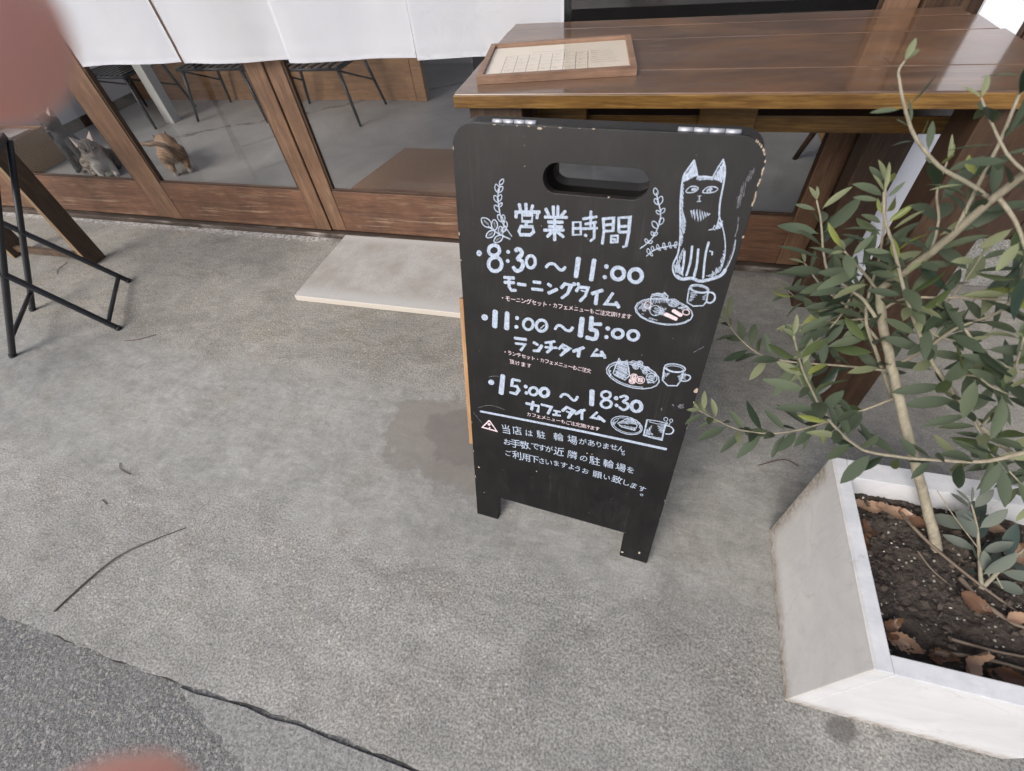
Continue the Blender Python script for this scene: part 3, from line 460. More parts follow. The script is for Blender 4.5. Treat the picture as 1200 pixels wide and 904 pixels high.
 'vine_drawing': [(0,15,[2886,7662,2895,7642,2908,7612,2922,7579,2936,7547,2949,7518,2962,7488,2975,7459,2984,7429,2991,7399,2996,7370,2998,7339,2997,7305,2992,7266,2985,7223,2975,7179,2963,7141,2950,7107,2935,7078,2917,7050,2898,7023,2874,6994,2846,6965,2819,6940,2801,6922]),(0,12,[2896,7633,2901,7639,2905,7649,2907,7661,2907,7672,2905,7682,2900,7691,2895,7700,2889,7707,2882,7713,2874,7719,2866,7723,2859,7723,2854,7719,2851,7712,2848,7703,2847,7695,2848,7686,2850,7676,2854,7666,2859,7658,2867,7649,2877,7641,2888,7635,2896,7633]),(0,12,[2935,7526,2938,7533,2938,7542,2935,7553,2932,7563,2927,7570,2921,7577,2914,7583,2907,7587,2900,7591,2891,7593,2884,7594,2879,7592,2876,7588,2875,7580,2876,7572,2878,7564,2882,7557,2886,7549,2892,7542,2899,7536,2908,7532,2919,7527,2929,7525,2935,7526]),(0,12,[2942,7523,2951,7525,2962,7532,2971,7543,2978,7553,2982,7563,2984,7574,2984,7586,2982,7596,2979,7606,2974,7616,2968,7625,2961,7629,2954,7628,2946,7624,2938,7617,2931,7609,2926,7601,2922,7590,2920,7579,2920,7568,2923,7555,2928,7541,2935,7529,2942,7523]),(0,12,[2988,7408,2988,7414,2985,7422,2980,7430,2974,7436,2969,7441,2962,7444,2955,7447,2948,7449,2942,7449,2935,7448,2929,7447,2926,7444,2925,7439,2927,7433,2930,7427,2934,7422,2939,7417,2945,7412,2951,7408,2958,7405,2966,7404,2975,7404,2983,7405,2988,7408]),(0,12,[2990,7419,2997,7418,3005,7421,3014,7426,3021,7431,3026,7437,3029,7444,3031,7451,3033,7458,3032,7465,3031,7473,3029,7480,3025,7484,3020,7485,3014,7483,3007,7481,3001,7477,2995,7472,2991,7466,2987,7460,2984,7453,2984,7444,2984,7433,2986,7424,2990,7419]),(0,13,[2981,7218,2984,7227,2983,7240,2980,7255,2975,7268,2968,7278,2960,7287,2950,7295,2941,7301,2931,7305,2919,7308,2909,7308,2902,7306,2899,7299,2898,7289,2900,7278,2903,7267,2908,7257,2914,7247,2922,7237,2932,7230,2944,7224,2959,7218,2972,7216,2981,7218]),(0,12,[2998,7273,3006,7273,3016,7278,3027,7286,3034,7293,3039,7301,3042,7311,3044,7320,3045,7329,3043,7339,3041,7348,3037,7356,3032,7361,3026,7361,3018,7359,3010,7354,3003,7349,2997,7342,2992,7334,2988,7324,2986,7315,2987,7304,2989,7291,2993,7280,2998,7273]),(0,13,[2950,7117,2952,7122,2952,7129,2951,7137,2949,7144,2946,7150,2942,7155,2937,7160,2932,7163,2927,7166,2921,7168,2916,7169,2912,7168,2910,7164,2909,7159,2909,7153,2910,7147,2913,7141,2916,7135,2920,7130,2924,7126,2931,7122,2938,7118,2945,7117,2950,7117]),(0,13,[2950,7117,2956,7116,2963,7117,2971,7119,2978,7122,2983,7126,2987,7132,2990,7137,2992,7143,2994,7149,2994,7156,2993,7161,2991,7165,2987,7167,2981,7167,2975,7166,2969,7164,2964,7161,2959,7156,2954,7152,2951,7146,2949,7139,2948,7130,2948,7122,2950,7117]),(0,13,[2889,7011,2891,7016,2891,7023,2890,7032,2887,7039,2884,7045,2880,7050,2874,7055,2869,7058,2864,7061,2858,7063,2852,7063,2848,7062,2846,7058,2845,7053,2846,7046,2847,7040,2850,7035,2853,7029,2857,7023,2862,7019,2869,7015,2877,7012,2884,7010,2889,7011]),(0,13,[2900,7012,2904,7009,2911,7008,2919,7007,2925,7008,2931,7010,2936,7013,2940,7017,2944,7021,2947,7026,2949,7031,2950,7036,2949,7040,2946,7043,2941,7044,2935,7045,2930,7045,2924,7044,2919,7042,2913,7039,2909,7036,2905,7030,2902,7024,2899,7017,2900,7012]),(0,15,[2905,6826,2915,6839,2928,6857,2945,6877,2964,6895,2982,6912,3002,6927,3026,6943,3060,6959,3112,6978,3177,6998,3238,7017,3280,7029]),(0,11,[2937,6858,2941,6863,2942,6872,2943,6883,2942,6892,2940,6900,2936,6908,2931,6915,2926,6921,2920,6926,2914,6931,2907,6934,2902,6934,2899,6930,2897,6924,2896,6916,2896,6908,2897,6901,2900,6892,2903,6884,2908,6877,2915,6870,2923,6863,2931,6859,2937,6858]),(0,11,[2946,6870,2946,6867,2947,6862,2950,6856,2953,6851,2956,6847,2961,6844,2965,6842,2969,6840,2973,6839,2978,6839,2982,6839,2984,6841,2985,6844,2984,6848,2982,6852,2980,6856,2977,6860,2974,6863,2970,6867,2966,6869,2960,6871,2954,6872,2949,6872,2946,6870]),(0,11,[2983,6909,2986,6914,2987,6921,2987,6931,2986,6939,2983,6946,2980,6952,2975,6958,2971,6963,2966,6968,2960,6971,2954,6973,2950,6973,2947,6970,2946,6964,2945,6958,2946,6951,2947,6944,2949,6937,2953,6930,2957,6924,2963,6919,2970,6913,2978,6910,2983,6909]),(0,11,[3042,6943,3045,6947,3047,6954,3048,6962,3048,6969,3046,6975,3044,6981,3041,6987,3037,6992,3033,6997,3028,7001,3024,7003,3020,7004,3017,7001,3015,6997,3014,6991,3013,6985,3014,6979,3015,6972,3017,6966,3020,6960,3025,6954,3031,6949,3037,6944,3042,6943]),(0,11,[3042,6943,3042,6941,3045,6937,3048,6934,3052,6931,3055,6929,3059,6928,3062,6927,3066,6927,3069,6928,3072,6929,3075,6930,3076,6932,3076,6934,3074,6937,3072,6940,3069,6942,3066,6944,3063,6946,3059,6947,3056,6948,3052,6947,3047,6947,3044,6945,3042,6943]),(0,11,[3111,6974,3115,6977,3118,6983,3120,6990,3121,6997,3121,7003,3120,7010,3117,7016,3115,7021,3111,7026,3107,7031,3103,7034,3100,7035,3097,7033,3094,7029,3092,7024,3090,7018,3090,7013,3090,7006,3091,7000,3093,6994,3097,6988,3102,6981,3107,6976,3111,6974]),(0,11,[3111,6974,3111,6971,3113,6966,3116,6961,3119,6958,3123,6955,3127,6952,3131,6951,3134,6950,3138,6949,3142,6949,3146,6950,3147,6951,3148,6954,3147,6958,3145,6961,3142,6965,3140,6968,3136,6971,3132,6973,3128,6975,3124,6976,3118,6976,3114,6976,3111,6974]),(0,11,[3181,7000,3184,7002,3187,7007,3190,7014,3191,7020,3191,7025,3190,7031,3189,7036,3187,7041,3184,7046,3181,7050,3177,7053,3174,7055,3171,7053,3169,7050,3166,7045,3165,7041,3164,7036,3164,7030,3164,7024,3166,7019,3169,7013,3173,7007,3177,7002,3181,7000]),(0,11,[3182,6996,3182,6993,3183,6989,3185,6985,3188,6982,3191,6980,3194,6978,3197,6977,3200,6976,3203,6975,3206,6975,3209,6976,3211,6977,3211,6979,3210,6982,3208,6985,3207,6988,3204,6990,3202,6992,3199,6995,3195,6996,3192,6997,3187,6997,3184,6997,3182,6996]),(0,11,[3251,7019,3255,7020,3259,7024,3264,7029,3267,7034,3269,7039,3270,7044,3270,7050,3269,7055,3268,7060,3266,7065,3264,7069,3261,7071,3258,7071,3254,7069,3251,7065,3248,7061,3245,7057,3244,7052,3242,7047,3242,7041,3243,7035,3245,7028,3248,7022,3251,7019]),(0,11,[3241,7014,3241,7011,3242,7007,3244,7002,3247,6998,3249,6995,3253,6992,3256,6990,3260,6989,3263,6988,3267,6987,3270,6987,3272,6989,3272,6991,3272,6994,3270,6998,3269,7001,3266,7004,3264,7007,3260,7010,3257,7012,3253,7013,3248,7015,3244,7015,3241,7014])],
 'cat_drawing': [(0,22,[3266,8074,3256,8055,3241,8028,3226,7998,3213,7971,3202,7951,3193,7934,3186,7916,3181,7895,3178,7871,3178,7844,3179,7814,3181,7782,3184,7747,3187,7709,3192,7670,3198,7629,3204,7587,3212,7543,3221,7498,3230,7452,3240,7402,3252,7350,3263,7297,3272,7248,3281,7204,3289,7162,3296,7122,3301,7080,3306,7035,3309,6989,3311,6945,3310,6904,3304,6867,3295,6835,3286,6804,3281,6775,3280,6747,3281,6720,3285,6695,3293,6671,3303,6647,3317,6624,3333,6602,3349,6584,3368,6571,3389,6560,3409,6553,3422,6547]),(0,17,[3266,8074,3304,7996,3344,7903]),(0,20,[3346,7892,3427,7901,3518,7896]),(0,16,[3518,7896,3551,8002,3590,8102]),(0,20,[3590,8102,3598,8087,3609,8066,3622,8041,3632,8016,3639,7992,3645,7967,3651,7940,3655,7910,3659,7876,3662,7839,3664,7801,3667,7762,3669,7725,3671,7687,3673,7649,3677,7611,3683,7569,3692,7524,3700,7484,3706,7456]),(0,14,[3706,7456,3717,7435,3734,7406,3752,7373,3769,7341,3784,7312,3799,7283,3813,7253,3826,7223,3838,7194,3849,7164,3860,7134,3869,7102,3879,7067,3888,7029,3895,6991,3901,6954,3904,6917,3905,6879,3904,6846,3904,6822]),(0,46,[3357,6598,3371,6590,3391,6578,3415,6567,3441,6562,3469,6566,3500,6576,3533,6586,3563,6591,3592,6586,3619,6576,3646,6567,3676,6564,3709,6571,3744,6584,3779,6599,3812,6614,3842,6630,3871,6646,3898,6664,3919,6683,3934,6706,3945,6732,3952,6756,3957,6773]),(0,13,[3262,8040,3309,7963]),(0,13,[3261,8021,3333,7903]),(0,13,[3253,8008,3321,7897]),(0,13,[3245,8000,3309,7894]),(0,13,[3239,7983,3297,7889]),(0,13,[3236,7965,3288,7879]),(0,13,[3231,7956,3281,7874]),(0,13,[3224,7940,3269,7867]),(0,13,[3216,7928,3256,7862]),(0,13,[3208,7915,3247,7851]),(0,13,[3200,7905,3236,7845]),(0,13,[3195,7888,3225,7840]),(0,13,[3186,7878,3212,7835]),(0,13,[3191,7847,3202,7827]),(0,12,[3594,8073,3614,8026]),(0,13,[3593,8048,3649,7921]),(0,13,[3586,8029,3646,7892]),(0,13,[3577,8023,3641,7876]),(0,13,[3575,7993,3638,7848]),(0,13,[3568,7984,3626,7850]),(0,13,[3558,7970,3606,7859]),(0,13,[3556,7950,3591,7868]),(0,13,[3547,7931,3574,7869]),(0,13,[3540,7916,3556,7880]),(0,13,[3538,7901,3543,7889]),(0,11,[3558,7880,3558,7874]),(0,11,[3543,7888,3544,7873]),(0,11,[3523,7896,3525,7870]),(0,11,[3512,7893,3514,7868]),(0,11,[3498,7895,3500,7868]),(0,11,[3480,7895,3482,7867]),(0,11,[3465,7894,3467,7870]),(0,11,[3450,7895,3452,7867]),(0,11,[3435,7897,3437,7866]),(0,11,[3423,7891,3425,7862]),(0,11,[3404,7893,3406,7857]),(0,11,[3388,7894,3389,7856]),(0,11,[3376,7893,3378,7854]),(0,11,[3359,7892,3361,7855]),(0,11,[3343,7888,3344,7861]),(0,11,[3197,7791,3202,7779]),(0,12,[3193,7770,3211,7734]),(0,12,[3185,7753,3222,7678]),(0,12,[3193,7699,3230,7624]),(0,12,[3203,7647,3242,7566]),(0,12,[3212,7598,3249,7524]),(0,12,[3220,7544,3324,7330]),(0,12,[3241,7468,3332,7282]),(0,12,[3255,7405,3336,7238]),(0,12,[3250,7379,3335,7202]),(0,12,[3264,7315,3327,7184]),(0,12,[3267,7261,3328,7134]),(0,13,[3291,7180,3336,7086]),(0,13,[3303,7118,3334,7053]),(0,13,[3312,7056,3326,7026]),(0,13,[3368,6989,3373,6977]),(0,13,[3358,6968,3369,6940]),(0,13,[3351,6940,3370,6890]),(0,13,[3343,6914,3371,6841]),(0,13,[3333,6886,3365,6802]),(0,13,[3398,6722,3441,6607]),(0,13,[3340,6819,3403,6651]),(0,13,[3306,6866,3394,6630]),(0,13,[3317,6790,3372,6644]),(0,13,[3313,6756,3353,6648]),(0,13,[3298,6751,3339,6642]),(0,12,[3870,7017,3875,7010]),(0,12,[3874,6982,3897,6945]),(0,12,[3879,6940,3893,6917]),(0,12,[3872,6917,3897,6875]),(0,13,[3866,6892,3890,6852]),(0,13,[3884,6838,3908,6799]),(0,13,[3883,6806,3904,6770]),(0,13,[3869,6796,3900,6745]),(0,13,[3857,6775,3887,6725]),(0,13,[3837,6778,3872,6719]),(0,13,[3835,6749,3865,6699]),(0,13,[3830,6719,3856,6674]),(0,13,[3802,6726,3833,6674]),(0,13,[3804,6691,3830,6649]),(0,13,[3793,6678,3816,6639]),(0,13,[3777,6670,3791,6646]),(0,13,[3761,6663,3770,6648]),(0,13,[3743,6653,3745,6649]),(0,13,[3245,7714,3249,7727,3258,7743,3271,7759,3285,7771,3300,7777,3318,7780,3336,7781,3350,7780,3363,7776,3374,7771,3382,7764,3384,7756,3381,7746,3371,7735,3359,7723,3346,7714,3331,7708,3313,7704,3296,7701,3281,7700,3268,7700,3256,7702,3248,7707,3245,7714]),(0,13,[3445,7718,3446,7731,3455,7748,3469,7765,3484,7779,3502,7786,3525,7791,3547,7792,3566,7792,3582,7789,3596,7784,3607,7777,3613,7770,3611,7761,3604,7751,3593,7741,3580,7733,3565,7727,3546,7722,3527,7718,3508,7716,3490,7714,3470,7712,3453,7713,3445,7718]),(0,9,[3367,7771,3373,7764]),(0,9,[3361,7762,3378,7743]),(0,10,[3340,7766,3364,7738]),(0,10,[3333,7762,3360,7730]),(0,10,[3323,7754,3344,7728]),(0,10,[3309,7757,3330,7731]),(0,10,[3306,7740,3319,7725]),(0,9,[3526,7782,3531,7776]),(0,9,[3515,7777,3533,7755]),(0,9,[3515,7762,3542,7730]),(0,9,[3500,7767,3531,7731]),(0,9,[3493,7756,3509,7738]),(0,9,[3486,7747,3502,7727]),(0,19,[3544,7762,3543,7756,3537,7753,3531,7755,3527,7761,3528,7767,3533,7770,3540,7768,3544,7762]),(0,10,[3400,7669,3437,7676]),(0,12,[3419,7670,3428,7609]),(0,12,[3404,7603,3448,7610]),(0,16,[3357,7487,3388,7405,3384,7498,3430,7379,3422,7503,3472,7368,3458,7503,3505,7372,3493,7492,3533,7399,3523,7489,3554,7425,3556,7482,3576,7448,3590,7471]),(0,12,[3754,7397,3767,7382]),(0,12,[3744,7383,3773,7349]),(0,12,[3729,7377,3767,7332]),(0,12,[3717,7374,3766,7317]),(0,12,[3719,7345,3755,7302]),(0,12,[3716,7331,3743,7299]),(0,12,[3706,7317,3729,7290]),(0,12,[3699,7306,3714,7288]),(0,12,[3686,7290,3702,7271]),(0,12,[3674,7291,3685,7277]),(0,12,[3658,7281,3666,7271]),(0,12,[3647,7273,3652,7268]),(0,12,[3631,7265,3632,7264]),(0,12,[3625,7264,3670,7286,3682,7332,3713,7311,3711,7436]),(0,30,[3389,6958,3394,6926,3400,6879,3407,6827,3412,6780,3415,6737,3416,6694,3417,6656,3418,6630]),(0,30,[3470,7034,3475,6994,3482,6937,3489,6873,3494,6814,3493,6758,3490,6701,3486,6651,3483,6615]),(0,30,[3555,7004,3561,6968,3569,6916,3577,6857,3584,6803,3588,6751,3590,6698,3591,6651,3591,6619]),(0,29,[3662,7110,3662,7089,3661,7059,3660,7024,3660,6991,3661,6961,3663,6933,3666,6900,3671,6859,3679,6800,3689,6728,3700,6659,3707,6611]),(0,26,[3585,6780,3579,6664,3587,6582]),(0,17,[3700,6995,3738,6989,3742,6946]),(2,9,[3953,8032,3961,7957]),(2,9,[3940,8005,3951,7905]),(2,9,[3921,7999,3934,7878]),(2,9,[3911,7944,3918,7882]),(2,9,[3901,7922,3923,7709]),(2,9,[3886,7870,3913,7596]),(2,9,[3874,7826,3899,7570]),(2,9,[3873,7708,3887,7566]),(2,9,[3856,7687,3857,7677]),(2,10,[3981,7163,3996,7023]),(2,10,[3969,7111,3984,6958]),(2,10,[3965,6982,3979,6844]),(2,10,[3955,6902,3963,6822]),(2,10,[3951,6821,3954,6793]),(2,10,[3934,7458,3962,7320,3957,7217]),(0,12,[3975,7177,3979,7147,3985,7105,3990,7056,3992,7009,3990,6964,3986,6917,3980,6872,3973,6831,3963,6794,3951,6761,3940,6732,3932,6712])],
 'breakfast_plate_drawing': [(0,18,[3696,6035,3679,5964,3614,5900,3510,5851,3376,5823,3231,5821,3091,5844,2975,5890,2899,5954,2871,6027,2894,6099,2965,6162,3074,6208,3207,6233,3348,6233,3480,6209,3590,6165,3665,6104,3696,6035]),(0,10,[3659,5967,3608,5917,3529,5876,3427,5848,3311,5836,3192,5841,3082,5864,2990,5902,2926,5952,2896,6008,2901,6065,2942,6119,3014,6163,3109,6195,3219,6212,3335,6213,3445,6197,3542,6167,3616,6124]),(0,18,[3073,6250,3076,6162,3114,6120]),(0,18,[3075,6271,3154,6304,3228,6298,3235,6325,3303,6280,3299,6239,3298,6184]),(0,13,[3074,6244,3161,6268,3249,6251,3291,6251]),(0,9,[3281,6230,3290,6196]),(0,9,[3261,6227,3276,6171]),(0,9,[3237,6235,3254,6173]),(0,9,[3209,6233,3226,6170]),(0,9,[3187,6227,3207,6153]),(0,9,[3170,6220,3187,6157]),(0,9,[3147,6223,3164,6158]),(0,9,[3122,6231,3147,6136]),(0,9,[3102,6217,3121,6142]),(0,11,[3207,6304,3233,6303]),(0,11,[3171,6291,3248,6288]),(0,11,[3127,6281,3264,6276]),(0,11,[3098,6269,3273,6262]),(0,11,[3106,6261,3190,6258]),(0,13,[3471,6183,3467,6163,3455,6146,3435,6133,3410,6126,3383,6127,3357,6135,3336,6150,3321,6168,3316,6189,3320,6209,3333,6227,3353,6239,3378,6245,3404,6244,3430,6236,3451,6222,3465,6204,3471,6183]),(0,9,[3444,6172,3442,6163,3435,6154,3424,6148,3411,6145,3396,6145,3382,6149,3371,6156,3363,6165,3360,6175,3362,6185,3369,6194,3380,6200,3394,6203,3408,6202,3422,6198,3433,6192,3441,6183,3444,6172]),(0,9,[3457,6224,3466,6220]),(0,9,[3432,6215,3457,6204]),(0,9,[3397,6219,3451,6195]),(0,9,[3359,6218,3471,6169]),(0,9,[3370,6194,3451,6159]),(0,9,[3345,6191,3439,6151]),(0,9,[3335,6177,3385,6155]),(0,9,[3343,6154,3376,6140]),(0,9,[3344,6138,3346,6137]),(0,9,[3099,6040,3097,6026]),(0,9,[3085,6061,3080,6028]),(0,9,[3080,6097,3068,6012]),(0,9,[3064,6113,3051,6024]),(0,9,[3048,6117,3029,5984]),(0,9,[3033,6110,3014,5986]),(0,9,[3021,6136,2999,5986]),(0,9,[3007,6132,2986,5989]),(0,9,[2990,6100,2977,6014]),(0,9,[2976,6116,2961,6023]),(0,9,[2961,6116,2943,6001]),(0,9,[2934,6053,2927,6008]),(1,12,[3092,6102,3093,6083,3087,6066,3076,6051,3062,6042,3045,6039,3028,6043,3013,6053,3001,6068,2995,6087,2995,6106,3001,6123,3012,6137,3027,6146,3043,6149,3060,6145,3075,6135,3086,6120,3092,6102]),(0,12,[3246,6037,3246,6009,3238,5982,3220,5960,3196,5945,3169,5941,3141,5946,3117,5961,3099,5983,3089,6011,3089,6040,3099,6067,3116,6088,3140,6102,3167,6107,3194,6101,3218,6087,3236,6064,3246,6037]),(0,9,[3228,6101,3242,6098]),(0,9,[3197,6087,3260,6073]),(0,9,[3152,6075,3242,6054]),(0,9,[3146,6057,3272,6029]),(0,9,[3169,6035,3283,6009]),(0,9,[3134,6022,3273,5990]),(0,9,[3145,6004,3233,5985]),(0,9,[3171,5972,3210,5964]),(0,9,[3177,5956,3196,5951]),(0,10,[3311,6089,3314,6085]),(0,10,[3295,6087,3315,6061]),(0,10,[3284,6073,3296,6056]),(0,10,[3257,6086,3302,6028]),(0,10,[3254,6069,3300,6008]),(0,10,[3253,6049,3305,5982]),(0,10,[3225,6065,3303,5962]),(0,10,[3231,6036,3279,5972]),(0,10,[3229,6016,3268,5965]),(0,10,[3228,5995,3246,5971]),(0,10,[3230,5971,3235,5965]),(1,62,[3322,5991,3486,5938]),(1,61,[3417,6066,3540,6010]),(0,25,[3479,6118,3579,6155]),(1,15,[3644,6068,3643,6053,3635,6040,3623,6031,3608,6027,3592,6027,3576,6033,3562,6043,3553,6056,3550,6071,3552,6085,3559,6098,3571,6107,3587,6112,3603,6111,3619,6106,3632,6096,3641,6083,3644,6068]),(0,10,[3518,6161,3535,6164]),(0,10,[3525,6144,3563,6150]),(0,10,[3519,6134,3564,6142]),(0,10,[3502,6118,3565,6128]),(0,10,[3522,6104,3548,6108]),(0,8,[2982,5943,3015,5936]),(0,8,[3106,5897,3224,5871]),(0,8,[3091,5885,3176,5867]),(0,8,[3156,5856,3162,5855])],
 'mug_drawing': [(0,21,[3820,6446,3814,6426,3794,6410,3761,6398,3720,6393,3676,6395,3633,6404,3598,6419,3575,6437,3566,6457,3573,6477,3594,6493,3627,6504,3668,6509,3712,6507,3753,6498,3788,6484,3811,6466,3820,6446]),(0,11,[3802,6443,3797,6429,3779,6418,3751,6410,3716,6407,3679,6409,3643,6415,3613,6426,3594,6439,3586,6453,3592,6466,3610,6477,3638,6485,3673,6488,3711,6486,3746,6480,3775,6470,3795,6457,3802,6443]),(0,19,[3561,6438,3566,6334,3579,6223,3674,6181,3801,6210,3831,6277,3817,6425]),(0,26,[3815,6418,3827,6419,3844,6421,3862,6422,3877,6419,3890,6412,3902,6402,3912,6390,3919,6376,3924,6360,3926,6341,3925,6322,3922,6305,3914,6291,3901,6278,3888,6268,3875,6262,3863,6262,3850,6267,3839,6273,3831,6277]),(0,10,[3596,6386,3671,6375]),(0,10,[3589,6365,3682,6352]),(0,10,[3609,6345,3655,6339]),(0,10,[3602,6327,3669,6318]),(0,10,[3599,6315,3648,6308]),(0,10,[3605,6290,3652,6284]),(0,10,[3604,6274,3639,6270]),(0,10,[3598,6261,3633,6257]),(0,10,[3598,6242,3609,6241]),(0,8,[3807,6395,3815,6393]),(0,8,[3792,6378,3806,6375]),(0,8,[3780,6368,3816,6360]),(0,8,[3766,6351,3804,6342]),(0,8,[3763,6335,3798,6327]),(0,8,[3781,6316,3817,6308]),(0,8,[3768,6306,3798,6299])],
